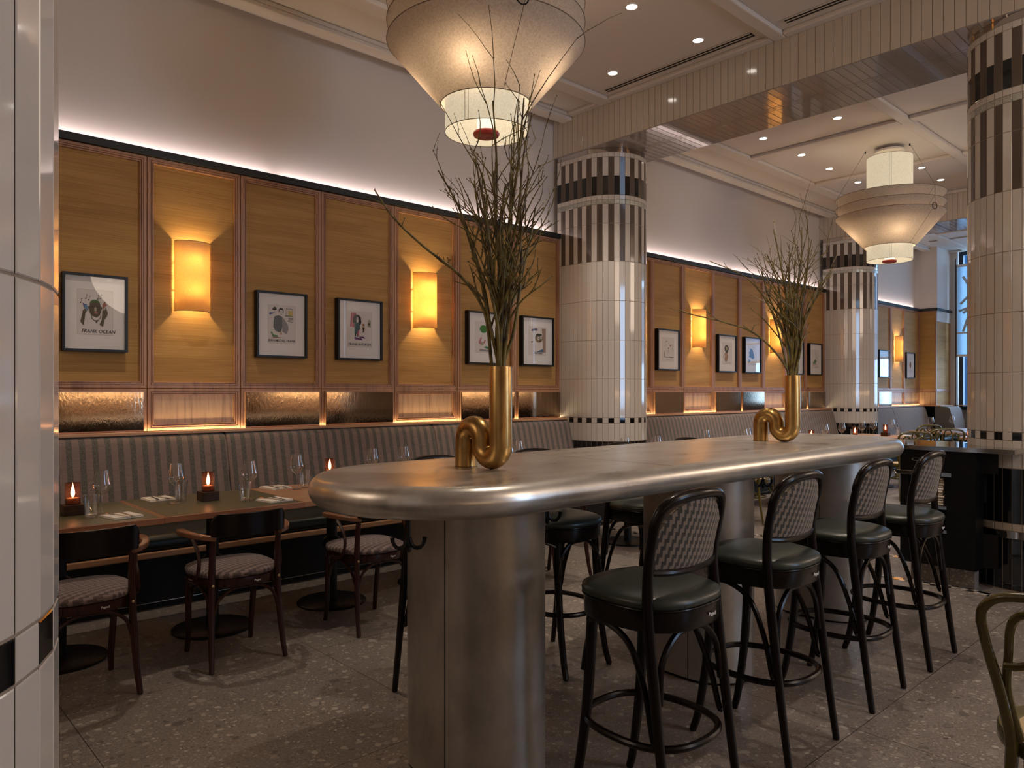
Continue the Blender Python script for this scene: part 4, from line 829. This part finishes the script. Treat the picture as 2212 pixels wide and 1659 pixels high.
# ------------------------------------------------------------ olive bentwood chair (front faces +y)
def make_olive(label, pad=False):
    t = thing('bentwood_chair', label, 'chair'); W = M['olive_wood']
    seat = [(.205 * cos(2 * pi * k / 40), .205 * sin(2 * pi * k / 40)) for k in range(40)]
    b = MB(); b.rings([[(x, y, z) for x, y in scale_poly(seat, o)] for z, o in ((.425, -.02), (.425, -.002), (.43, 0), (.462, 0), (.468, -.004), (.468, -.045), (.462, -.05))]); b.build('seat_rim', W, t, smooth=40)
    b = MB(); b.rings([[(x, y, z) for x, y in scale_poly(seat, o)] for z, o in ((.455, -.05), (.463, -.045), (.465, -.08), (.466, -.15))]); b.build('seat', M['cane'], t, smooth=40)
    for s_ in (-1, 1):
        b = MB(); pts = smooth_path([(s_ * .165, .185, .003), (s_ * .155, .165, .12), (s_ * .150, .145, .30), (s_ * .148, .140, .43)], 5); b.tube(pts, lerp_list([.011, .013, .016, .017], len(pts)), 12); b.build('front_leg', W, t)
        b = MB(); pts = smooth_path([(s_ * .175, -.245, .003), (s_ * .165, -.215, .15), (s_ * .150, -.182, .32), (s_ * .143, -.170, .45), (s_ * .160, -.192, .58), (s_ * .188, -.228, .72), (s_ * .198, -.252, .80)], 5); b.tube(pts, lerp_list([.011, .013, .015, .0155, .0145, .0135, .013], len(pts)), 12); b.build('rear_leg', W, t)
        b = MB(); b.tube(smooth_path([(s_ * .125, -.165, .475), (s_ * .150, -.185, .60), (s_ * .145, -.200, .70), (s_ * .130, -.245, .80), (s_ * .095, -.255, .83), (s_ * .062, -.252, .79), (s_ * .066, -.236, .725), (s_ * .105, -.222, .69), (s_ * .150, -.205, .675)], 6), .0115, 10); b.build('back_loop', W, t)
        b = MB(); b.tube(smooth_path([(s_ * .148, .12, .30), (s_ * .165, .09, .37), (s_ * .175, 0, .415), (s_ * .165, -.10, .37), (s_ * .152, -.16, .30)], 5), .008, 8); b.build('side_brace', W, t)
    b = MB(); b.tube(smooth_path([(-.198, -.251, .79), (-.190, -.260, .835), (-.140, -.270, .872), (0, -.276, .885), (.140, -.270, .872), (.190, -.260, .835), (.198, -.251, .79)], 6), .013, 12); b.build('top_bow', W, t)
    b = MB(); b.tube([(.042 * cos(2 * pi * k / 24), -.268, .832 + .042 * sin(2 * pi * k / 24)) for k in range(24)], .009, 8, closed=True); b.build('centre_ring', W, t)
    b = MB(); b.tube(smooth_path([(-.15, -.20, .675), (0, -.215, .69), (.15, -.20, .675)], 6), .010, 8); b.build('mid_rail', W, t)
    b = MB(); b.tube([(.155 * cos(2 * pi * k / 32), .155 * sin(2 * pi * k / 32) - .01, .27) for k in range(32)], .009, 8, closed=True); b.build('leg_ring', W, t)
    return t
oc = make_olive('glossy olive bentwood chair cut by the right edge in the foreground'); oc.location = (2.50, .42, 0); oc.rotation_euler = (0, 0, R_(-86))
G3 = 'olive bentwood chairs in the far bay'
FC = R_(-43)
for x, y, rz, l, k in ((7.35, 4.16, 0, 'olive bentwood chair with cane seat seen under the bar table between two pillars', 1), (8.6, 4.05, R_(4), 'olive bentwood chair hidden beyond the bar table, second from the nearer wall column', 1), (10.35, 3.66, FC, 'olive bentwood chair nearest past the far end of the bar table', 1.05),
        (12.55, 4.28, FC + .25, 'olive bentwood chair with ring back turned towards the far tables', 1.12), (11.5, 3.6, FC - .15, 'olive bentwood chair with looped back right above the service counter', 1.08)):
    dup(oc, (x, y, 0), rz, l, G3).scale = (k, k, 1)
# ------------------------------------------------------------ made-up bar, added so the wall mirrors have something to reflect
t = thing('bar_prop', 'long black made-up bar opposite the banquette, added out of view for the mirror reflections', 'bar', (7, -4.5, 0))
b = MB(); b.box(-9, 9, -.3, .3, 0, .96); b.build('bar_prop_body', M['black'], t, smooth=0)
b = MB(); b.box(-9, 9, -.34, .34, .96, 1.0); b.build('bar_prop_top', M['shelf_wood'], t, smooth=0)
for k in range(4): light('AREA', 'bar_prop_glow', (-6.5 + 4.4 * k, -.30, 1.35), 16, (1, .66, .34), (R_(25), 0, 0), t, shape='RECTANGLE', size=3.6, size_y=.03)  # added warm strips, giving the mirrors a bright band to reflect
# ------------------------------------------------------------ dining tables
def make_table(top, label, green):
    t = thing('dining_table', label, 'table'); s_ = .3955
    b = MB(); b.box(-s_, s_, -.395, .395, .716, .7495); b.build('table_top', M['table_edge'] if green else M['table_wood'], t, smooth=0, bevel=.003)
    if green:
        b = MB(); b.box(-s_ + .012, s_ - .012, -.383, .383, .7495, .7502); b.build('linoleum_inlay', M['table_green'], t, smooth=0)
    b = MB(); b.box(-.2, .2, -.03, .03, .70, .716); b.box(-.03, .03, -.2, .2, .70, .716); b.cyl(.035, .02, .71, 20); b.lathe([(.035, .36), (.055, .375), (.058, .40), (.055, .425), (.035, .44)], 20); b.build('pedestal', M['black_metal'], t)
    b = MB(); b.lathe([(.001, 0), (.225, 0), (.225, .010), (.215, .016), (.06, .022), (.001, .022)], 48); b.build('base', M['black_metal'], t)
    return t
TX = [.874, 1.668, 2.462]
tg = make_table(1, 'square table with olive linoleum top beside the close column', True); tg.location = (TX[0], 4.425, 0); tg['group'] = 'banquette tables'
dup(tg, (TX[1], 4.435, 0), 0, 'square table with olive linoleum top, second along the banquette', 'banquette tables')
tw = make_table(1, 'square wood-topped table, third along the banquette, partly behind the bar table end', False); tw.location = (TX[2], 4.45, 0); tw['group'] = 'banquette tables'
WT = [(3.256, 4.45, 'wood-topped table fourth along the banquette, mostly behind the bar table'), (4.052, 4.45, 'wood-topped table fifth along the banquette'), (5.47, 4.35, 'wood-topped table just before the nearer wall column'), (7.35, 4.5, 'wood-topped table first past the nearer wall column'), (8.72, 4.45, 'wood-topped table second past the nearer wall column'),
      (9.55, 4.42, 'wood-topped table third past the nearer wall column'), (10.37, 4.40, 'wood-topped table before the far wall column, with a lit candle'), (11.42, 4.40, 'wood-topped table beside the far wall column'), (12.3, 3.1, 'wood-topped table just past the far end of the bar table'), (13.55, 4.2, 'wood-topped table ringed by olive chairs in the far bay'), (14.4, 4.0, 'far wood-topped table in front of the window bench')]
for x, y, l in WT: dup(tw, (x, y, 0), 0, l, 'banquette tables' if y > 4.2 else 'far bay tables')
# ------------------------------------------------------------ banquettes
def banquette(x0, x1, seams, label, right_end=True):
    xc = (x0 + x1) / 2; t = thing('banquette', label, 'bench', (xc, 5.3, 0)); Y0 = 5.3
    b = MB(); b.box(x0 - xc, x1 - xc, 5.06 - Y0, 5.74 - Y0, .05, .332); b.box(x0 - xc, x1 - xc, 5.09 - Y0, 5.74 - Y0, 0.0, .05); b.build('base_panel', M['black'], t, smooth=0)
    b = MB(); b.box(x0 - xc, x1 - xc, 5.052 - Y0, 5.062 - Y0, .046, .05); b.build('kick_strip', M['steel'], t, smooth=0)
    b = MB(); b.box(x0 - xc, x1 - xc, 5.02 - Y0, 5.075 - Y0, .335, .376); b.build('front_rail', M['shelf_wood'], t, smooth=0, bevel=.008)
    xs = [x0] + seams + [x1]
    for a, c in zip(xs[:-1], xs[1:]):
        a += .003; c -= .003
        prof = [(5.045, .378), (5.030, .395), (5.028, .430), (5.040, .462), (5.075, .476), (5.25, .482), (5.53, .478), (5.53, .378)]
        b = MB(); b.rings([[(x - xc, y - Y0, z) for y, z in prof] for x in (a, c)]); b.build('seat_cushion', M['bench_leather'], t, smooth=50)
        prof = [(5.455, .470), (5.425, .49), (5.415, .53), (5.66, 1.04), (5.678, 1.068), (5.70, 1.084), (5.73, 1.086), (5.755, 1.075), (5.60, .47)]
        prof = [(5.55, .470), (5.525, .485), (5.518, .515), (5.526, .55)] + [(5.526 + (5.645 - 5.526) * k / 8, .55 + (1.03 - .55) * k / 8) for k in range(1, 9)] + [(5.658, 1.058), (5.678, 1.076), (5.705, 1.084), (5.735, 1.080), (5.745, 1.06), (5.70, .47)]
        nn = 10; rs = []
        for k in range(nn + 1):
            u = k / nn; x = a + (c - a) * u; e = min(k, nn - k); 
            rs.append(x)
        xsamp = [a, a + .004, a + .012] + [a + .03 + (c - a - .06) * k / 6 for k in range(7)] + [c - .012, c - .004, c]
        ins = [.016, .006, .001] + [0] * 7 + [.001, .006, .016]
        cy = sum(p[0] for p in prof) / len(prof); cz = sum(p[1] for p in prof) / len(prof)
        b = MB(); b.rings([[(x - xc, y - Y0 + i * (1 if y < 5.6 else 0), z - i * (1 if z > .9 else 0)) for y, z in prof] for x, i in zip(xsamp, ins)]); b.build('back_cushion', M['stripe_x'], t, smooth=60)
    return t
banquette(-3.9, 6.28, [-1.7, .30, 2.232, 4.201], 'long banquette with striped back and dark leather seat, nearer bay'); banquette(6.76, 13.07, [9.231, 11.1], 'striped banquette between the two wall columns'); banquette(13.5, 17.2, [15.4], 'far striped banquette by the window corner')
t = thing('banquette', 'striped bench back running under the far window', 'bench', (17.9, 3.2, 0))
b = MB(); b.box(-.68, .2, -2.2, 2.1, 0, .37); b.build('base_panel', M['black'], t, smooth=0)
b = MB(); b.box(-.70, .0, -2.2, 1.8, .372, .48); b.build('seat_cushion', M['bench_leather'], t, smooth=0, bevel=.02)
b = MB(); b.rings([[(x, y, z) for y, z in [(1.86, .48), (1.85, .52), (1.98, 1.04), (2.01, 1.075), (2.07, 1.084), (2.26, 1.084), (2.26, .48)]] for x in (-.72, .0)]); b.build('back_cushion', M['stripe_x'], t, smooth=50)
b = MB(); b.box(-.72, .0, 1.45, 2.26, .372, .48); b.build('seat_cushion', M['bench_leather'], t, smooth=0, bevel=.02)
for a, c in ((-2.2, -.1), (-.095, 1.9)):
    b = MB(); b.rings([[(x, y, z) for x, z in [(-.12, .48), (-.13, .52), (.10, 1.04), (.13, 1.08), (.19, 1.085), (.2, .48)]] for y in (a, c)]); b.build('back_cushion', M['stripe_y'], t, smooth=50)
# ------------------------------------------------------------ service counter round the right column
t = thing('service_counter', 'black service counter with polished top wrapping the right column', 'counter', (6.0, 1.7, 0)); ox, oy = 6.0, 1.7
arc = [(6.51 + .452 * cos(a), 1.385 + .452 * sin(a)) for a in [pi - (pi / 2) * k / 10 for k in range(11)]]
top = [(5.84, 1.375), (6.055, 1.375)] + arc + [(6.51, 2.45), (5.84, 2.45)]
b = MB(); b.prism([(x - ox, y - oy) for x, y in top], .976, 1.008); b.build('counter_top', M['black_gloss'], t, smooth=30, bevel=.002)
b = MB(); b.box(5.832 - ox, 5.8395 - ox, 1.375 - oy, 2.452 - oy, .976, 1.008); b.box(5.832 - ox, 6.055 - ox, 1.367 - oy, 1.374 - oy, .976, 1.008); b.build('steel_edge', M['steel'], t, smooth=0, bevel=.001)
NB = (1.80, 2.05)
def cabp(z0, z1): 
    p = [(5.88, 1.61), (6.052, 1.61)] + arc[2:] + [(6.51, 2.107), (5.88, 2.107)]
    b.prism([(x - ox, y - oy) for x, y in p], z0, z1)
b = MB(); cabp(.142, .385); cabp(.815, .975)
for y0, y1, x0, x1 in ((1.61, NB[0], 5.88, 6.05), (NB[1], 2.107, 5.88, 6.3), (NB[0], NB[1], 6.16, 6.3)):
    b.box(x0 - ox, x1 - ox, y0 - oy, y1 - oy, .385, .815)
b.box(5.88 - ox, 6.16 - ox, NB[0] - oy, NB[1] - oy, .56, .575)
b.build('cabinet_body', M['black_gloss'].copy() if False else simple('cabinet_black', (.0025, .0022, .002), .4, spec=.25), t, smooth=0)
for z0, z1, ya, yb in ((.790, .818, 1.76, 2.13), (.555, .578, 1.79, 2.06), (.385, .408, 1.79, 2.06)):
    b = MB(); b.box(5.865 - ox, 5.879 - ox, ya - oy, yb - oy, z0, z1); b.build('steel_shelf_edge', M['steel'], t, smooth=0, bevel=.001)
b = MB(); b.box(5.96 - ox, 6.3 - ox, 1.83 - oy, 2.06 - oy, 0, .141); b.box(5.96 - ox, 6.055 - ox, 1.64 - oy, 1.83 - oy, 0, .141); b.build('stone_plinth', M['floor'], t, smooth=0)
b = MB(); b.tube([(5.868 - ox, 1.99 + .03 * cos(a) - oy, .905 + .010 * sin(a)) for a in [2 * pi * k / 20 for k in range(20)]], .004, 6, closed=True); b.build('drawer_pull', M['steel'], t)
rnd = random.Random(5)
for k in range(11):
    z = .5755 + k * .0185; j = rnd.uniform(-.006, .006)
    b = MB(); h = .0088
    prof = [(-.115, 0)] + [(-.115 + .012 * sin(pi * q / 6) * -1 , h * (1 - cos(pi * q / 6))) for q in range(1, 6)] + [(-.115, 2 * h), (.115, 2 * h), (.115, 0)]
    b.rings([[(x, y, zz + .0002 * s_) for x, zz in prof] for s_, y in ((0, -.105 + j), (1, .105 + j))])
    tag(b.build('folded_napkin', M['linen'], None, smooth=40, loc=(6.02 + rnd.uniform(-.006, .006), 1.925, z)), 'folded white napkin in the stack inside the service counter shelf', 'napkin', 'napkins stacked in the service counter')
# ------------------------------------------------------------ brass vases with branches
def vase(x, y, rz, label):
    t = thing('tube_vase', label, 'vase', (x, y, TZ), rz); r, d = .0425, .0485; A = 0.0
    # local x axis: base tube at -2d.., rising tube at +..
    pts = [(-2 * d, 0, 0), (-2 * d, 0, .035), (-2 * d, 0, .106)]
    pts += [(-d - d * cos(pi * k / 14), 0, .106 + d * sin(pi * k / 14)) for k in range(1, 15)]
    pts += [(0, 0, .0915)] if False else []
    pts += [(d - d * cos(pi * k / 14), 0, .091 - d * sin(pi * k / 14)) for k in range(0, 15)]
    b = MB(); b.tube([Vector(p) for p in pts] + [Vector((2 * d, 0, .2))], r, 32); b.build('curved_body', M['brass'], t, smooth=60)
    b = MB(); b.lathe([(r, .091), (r, .378), (r - .0015, .382), (r - .006, .382), (r - .006, .20)], 36, (2 * d, 0, 0)); b.lathe([(.001, .20), (r - .006, .20)], 36, (2 * d, 0, 0)); b.build('upright_neck', M['brass'], t, smooth=50)
    b = MB(); b.lathe([(r + .0008, .001), (r + .0008, .003)], 36, (-2 * d, 0, 0)); b.build('base_shadow_ring', M['black'], t)
    return t
VZ = R_(-88)
V1 = vase(1.812, 2.13, VZ, 'brass S-shaped tube vase nearest on the bar table'); V2 = vase(4.035, 2.12, VZ, 'brass S-shaped tube vase farther along the bar table')
def mouth(x, y): d = .097; return Vector((x + d * cos(VZ), y + d * sin(VZ), TZ + .382))
m1, m2 = mouth(1.812, 2.13), mouth(4.035, 2.12)
RT = Vector((sin(YAW), -cos(YAW), 0)); FW = Vector((cos(YAW), sin(YAW), 0))
def twig(b, p, d, L, r, rnd, lvl):
    pts = [p]; q = p; n = 6 if lvl == 0 else 4; dd = d.normalized(); bend = Vector((rnd.uniform(-1, 1), rnd.uniform(-1, 1), rnd.uniform(-.3, .8))) * .14
    for k in range(n): dd = (dd + bend + Vector((rnd.gauss(0, .05), rnd.gauss(0, .05), rnd.gauss(0, .04)))).normalized(); q = q + dd * (L / n); pts.append(q)
    b.tube(pts, [r * (1 - .55 * k / n) for k in range(n + 1)], 5)
    b.tube([pts[-1], pts[-1] + dd * .006], [r * .9, r * .35], 5)
    for k in range(1, n + 1):
        if rnd.random() < .5:
            e = pts[k]; s_ = Vector((rnd.uniform(-1, 1), rnd.uniform(-1, 1), .6)).normalized(); b.tube([e, e + s_ * .007], [r * .9, r * .3], 4)
    if lvl < 2:
        for k in range(2, n + 1):
            if rnd.random() < (.42 if lvl == 0 else .30):
                a = (dd + Vector((rnd.uniform(-1, 1), rnd.uniform(-1, 1), rnd.uniform(-.2, .7))) * .9).normalized(); twig(b, pts[k], a, L * rnd.uniform(.35, .7), r * .65, rnd, lvl + 1)
def stem(m, side, depth, top, seed, label, group, mid=None, r=.0068, forks=5, spread=.5, sc=1.0):
    """one branch: foot inside the neck, tip displaced sideways (along the view's right) and in depth"""
    rnd = random.Random(seed); foot = m + Vector((rnd.uniform(-.018, .018), rnd.uniform(-.018, .018), -.17))
    lip = m + (RT * max(-1, min(1, side * 3)) + FW * max(-1, min(1, depth * 3))) * .022 + Vector((rnd.uniform(-.008, .008), rnd.uniform(-.008, .008), 0))
    tip = m + RT * side + FW * depth + Vector((0, 0, top))
    ctl = [foot, lip]
    for i, f in enumerate((.25, .5, .75)):
        bow = (f ** 1.35) if top > .5 else f; ctl.append(lip + RT * side * bow + FW * depth * bow + Vector((0, 0, top * f)) + Vector((rnd.gauss(0, .010), rnd.gauss(0, .010), 0)))
    if mid: ctl = [foot, lip] + [m + RT * a + FW * d_ + Vector((0, 0, h)) for a, d_, h in mid]
    ctl.append(tip); pts = smooth_path(ctl, 5); n = len(pts); b = MB(); rad = lerp_list([r, r * .95, r * .82, r * .6, r * .38], n); b.tube(pts, rad, 7)
    L = top * .33
    for k in range(forks):
        i = int(n * (.38 + .6 * (k + rnd.random() * .6) / forks)); i = min(i, n - 2); d = (pts[i + 1] - pts[i]).normalized(); a = (d + (RT * rnd.uniform(-1, 1) + FW * rnd.uniform(-1, 1)) * spread).normalized()
        twig(b, pts[i], a, L * rnd.uniform(.55, 1.15) * sc, rad[i] * .78, rnd, 0 if k < forks - 2 else 1)
    for i in range(6, n, 2):
        e = Vector(pts[i]); s_ = Vector((rnd.uniform(-1, 1), rnd.uniform(-1, 1), .5)).normalized(); b.tube([e, e + s_ * (rad[i] + .006)], [.0018, .0006], 4)
    tag(b.build('bare_branch', M['branch'], None, smooth=60), label, 'branch', group)
LB1, LB2 = 'bare budding branch in the upright bunch of the nearer vase', 'bare budding branch in the upright bunch of the farther vase'
gA, gB = 'branches in the nearer vase', 'branches in the farther vase'
S1 = [(-.03, .02, .985), (.085, -.03, .975), (-.10, .06, .70), (-.06, -.05, .62), (.04, .05, .84), (.02, -.04, .66), (.105, .02, .72), (-.145, .0, .56), (.07, -.09, .60), (-.02, .10, .80), (.13, .06, .60), (.0, 0, .55), (-.09, -.08, .74)]
for i, (a, d, h) in enumerate(S1): stem(m1, a, d, h, 40 + i, LB1, gA, forks=6 if h > .6 else 5, r=.0074)
stem(m1, -.475, .06, .665, 71, 'longest low branch of the nearer vase reaching far out to the left', gA, mid=[(-.06, .0, .20), (-.15, .02, .335), (-.29, .04, .45), (-.40, .05, .555)], forks=4, spread=.35, sc=.45)
stem(m1, -.235, .05, .735, 72, 'left-leaning branch of the nearer vase ending in a fan of twigs', gA, mid=[(-.05, .0, .20), (-.09, .02, .40), (-.16, .04, .60)], forks=5, spread=.35, sc=.5)
stem(m1, .115, .0, .93, 73, 'straight rightmost branch of the nearer vase with a sideways twig', gA, mid=[(.05, .0, .14), (.075, .0, .36), (.072, 0, .60), (.085, 0, .78)], forks=4, spread=.6, sc=.6)
S2 = [(.06, .02, .85), (-.10, .03, .84), (-.04, -.05, .70), (.03, .05, .66), (-.13, .05, .70), (.08, -.04, .72), (.12, .03, .78), (-.07, -.02, .60), (.0, .07, .58), (.16, .0, .55), (-.17, .03, .60), (.04, -.08, .76)]
for i, (a, d, h) in enumerate(S2): stem(m2, a, d, h, 90 + i, LB2, gB, forks=6 if h > .6 else 5, r=.0072)
stem(m2, -.63, .05, .38, 111, 'longest low branch of the farther vase stretching left across a wall lamp', gB, mid=[(-.09, .0, .12), (-.22, .02, .245), (-.40, .03, .31), (-.58, .04, .355)], forks=3, spread=.4, sc=.8)
stem(m2, -.46, .05, .66, 112, 'left-leaning upper branch of the farther vase ending above the panelling', gB, mid=[(-.07, .0, .2), (-.13, .02, .40), (-.25, .04, .56)], forks=4, spread=.4, sc=.5)
stem(m2, .245, .05, .60, 113, 'rightmost branch of the farther vase bending towards the far column', gB, mid=[(.03, .0, .15), (.06, .0, .30), (.12, .02, .45)], forks=4, spread=.5, sc=.6)
# ------------------------------------------------------------ table settings
TT = .7503
def make_candle():
    t = thing('candle_holder', '', 'candle'); b = MB(); b.box(-.05, .05, -.05, .05, 0, .055); b.build('wood_block', M['dark_block'], t, smooth=0, bevel=.003)
    b = MB(); b.lathe([(.001, .0552), (.035, .0552), (.036, .059), (.036, .168), (.0345, .168), (.0345, .062), (.001, .060)], 32); b.build('amber_glass', M['amber_glass'], t)
    b = MB(); b.lathe([(.001, .0605), (.028, .0605), (.028, .088), (.001, .088)], 20); w = b.build('wax_light', M['wax'], t)
    b = MB(); b.lathe([(.001, .090), (.007, .098), (.0105, .112), (.009, .126), (.005, .144), (.0005, .164)], 14); b.build('flame', M['flame'], w)
    light('POINT', 'candle_glow', (0, 0, .125), .35, (1, .52, .2), parent=t, shadow_soft_size=.008)
    return t
def make_wine():
    t = thing('wine_glass', '', 'glass'); b = MB()
    b.lathe([(.001, .0005), (.034, .0005), (.0345, .002), (.018, .0042), (.006, .008), (.0036, .016), (.0032, .06), (.0036, .092), (.007, .100), (.016, .108), (.029, .120), (.0415, .138), (.0455, .150), (.0445, .160), (.0395, .190), (.032, .233)], 36); b.build('bowl_and_stem', M['glass'], t, smooth=60); return t
def make_tumbler():
    t = thing('water_tumbler', '', 'glass'); b = MB(); b.lathe([(.001, .0005), (.0265, .0005), (.028, .004), (.038, .117), (.0365, .117), (.0265, .016), (.001, .014)], 32); b.build('tumbler_body', M['glass'], t, smooth=50); return t
def make_setting():
    t = thing('napkin', '', 'napkin'); b = MB()
    for z, o in ((0, 0), (.0035, .002), (.007, .003)): b.box(-.075 + o, .075 - o, -.085 + o, .085 - o * 3, z, z + .0033)
    b.build('folded_cloth', M['linen'], t, smooth=0, bevel=.0012); return t
def make_knife():
    t = thing('table_knife', '', 'knife'); b = MB(); b.bar([(0, -.10, .001), (0, -.02, .0015), (0, 0, .0015)], [.009, .012, .008], .003); b.build('handle', M['cutlery'], t, bevel=.001)
    b = MB(); b.bar([(0, 0, .0015), (.001, .02, .0015), (.002, .07, .0015), (.004, .095, .0015)], [.010, .016, .016, .004], .0012); b.build('blade', M['cutlery'], t); return t
def make_fork():
    t = thing('table_fork', '', 'fork'); b = MB(); b.bar([(0, -.10, .001), (0, -.03, .002), (0, .03, .004), (0, .045, .003), (0, .058, .0025)], [.011, .008, .005, .018, .022], .0016); b.build('handle', M['cutlery'], t)
    for k in range(4): b = MB(); x = -.0085 + .0057 * k; b.tube([(x, .056, .0025), (x, .075, .001), (x, .096, .004)], [.0014, .0013, .0008], 5); b.build('tine', M['cutlery'], t)
    return t
PR = {'candle': make_candle(), 'wine': make_wine(), 'tumbler': make_tumbler(), 'napkin': make_setting(), 'knife': make_knife(), 'fork': make_fork()}
used = set()
GN = {'candle': 'lit candles on the tables', 'wine': 'wine glasses on the tables', 'tumbler': 'tumblers on the tables', 'napkin': 'napkins on the tables', 'knife': 'knives on the napkins', 'fork': 'forks on the napkins'}
def put(kind, x, y, label, z=TT, rz=0):
    r = PR[kind]
    if kind not in used: used.add(kind); r.location = (x, y, z); r.rotation_euler = (0, 0, rz); r['label'] = label; r['group'] = GN[kind]; return r
    o = dup(r, (x, y, z), rz, label, GN[kind])
    for c in r.children:
        pass
    return o
def setting(x, y, where, rz=0):
    put('napkin', x, y, 'folded white napkin ' + where, rz=rz); c, s_ = cos(rz), sin(rz)
    put('fork', x - .018 * c - .012 * s_, y - .018 * s_ + .012 * c - .01, 'steel fork lying on the napkin ' + where, z=TT + .0105, rz=rz + R_(8)); put('knife', x + .022 * c, y + .022 * s_ - .01, 'steel knife lying on the napkin ' + where, z=TT + .0105, rz=rz + R_(-4))
put('candle', .944, 4.455, 'lit candle on dark wood block nearest the close column'); put('candle', 1.665, 4.495, 'lit candle on dark wood block on the second green table'); put('candle', 2.64, 4.80, 'lit candle just left of the bar table rim')
put('wine', 1.062, 4.37, 'wine glass beside the nearest candle'); put('wine', 1.482, 4.50, 'wine glass left of the second candle'); put('wine', 1.862, 4.36, 'wine glass at the right of the second green table'); put('wine', 2.285, 4.60, 'wine glass at the left of the wood-topped third table')
put('tumbler', .992, 4.285, 'tumbler in front of the nearest wine glass'); put('tumbler', 1.545, 4.60, 'tumbler behind the wine glass left of the second candle'); put('tumbler', 1.812, 4.31, 'tumbler before the wine glass right of the second candle'); put('tumbler', 2.375, 4.66, 'tumbler at the rim of the bar table on the third table')
setting(1.115, 4.21, 'at the front edge of the first green table', R_(10)); setting(1.455, 4.73, 'on the bench side of the second green table', R_(182)); setting(1.95, 4.215, 'at the front corner of the second green table', R_(8)); setting(2.21, 4.755, 'on the bench side of the third table', R_(185))
put('wine', 2.93, 4.70, 'wine glass above the bar table rim, first right of the third candle'); put('wine', 3.22, 4.72, 'wine glass above the bar table rim, second right of the third candle')
put('wine', 4.05, 4.45, 'wine glass mostly hidden by the base tube of the nearer vase'); put('wine', 4.30, 4.60, 'wine glass over the bar table between the vase and the nearer wall column')
put('wine', 5.30, 4.25, 'wine glass in front of the nearer wall column, left one'); put('wine', 5.78, 4.25, 'wine glass in front of the nearer wall column, right one')
for x, y, l in ((7.0, 4.5, 'wine glass over the bar table, first past the nearer wall column'), (7.50, 4.33, 'wine glass left of the farther vase, left of a close pair'), (7.66, 4.38, 'wine glass left of the farther vase, right of a close pair'), (8.72, 4.32, 'wine glass right of the farther vase neck'), (9.45, 4.30, 'wine glass left of the far wall column base'),
        (10.0, 4.32, 'wine glass before the striped bench end at the far wall column'), (10.6, 4.30, 'wine glass before the dark foot of the far wall column, left'), (11.05, 4.32, 'wine glass before the dark foot of the far wall column, right'), (11.66, 4.30, 'wine glass beside the far candle on a block'), (13.28, 4.28, 'wine glass behind the ring-backed olive chair'), (14.2, 4.25, 'wine glass standing alone before the window bench')):
    put('wine', x, y, l)
put('candle', 9.03, 4.28, 'lit candle low behind the bar table, right of the farther vase'); put('candle', 10.25, 4.25, 'lit candle between wine glasses in front of the far wall column'); put('candle', 11.38, 4.28, 'lit candle on a block just past the far end of the bar table')
put('tumbler', 11.75, 4.24, 'tumbler right of the far candle on a block'); put('tumbler', 10.66, 4.45, 'tumbler before the far wall column foot')
put('napkin', 11.62, 4.10, 'white napkin on the table past the end of the bar table')
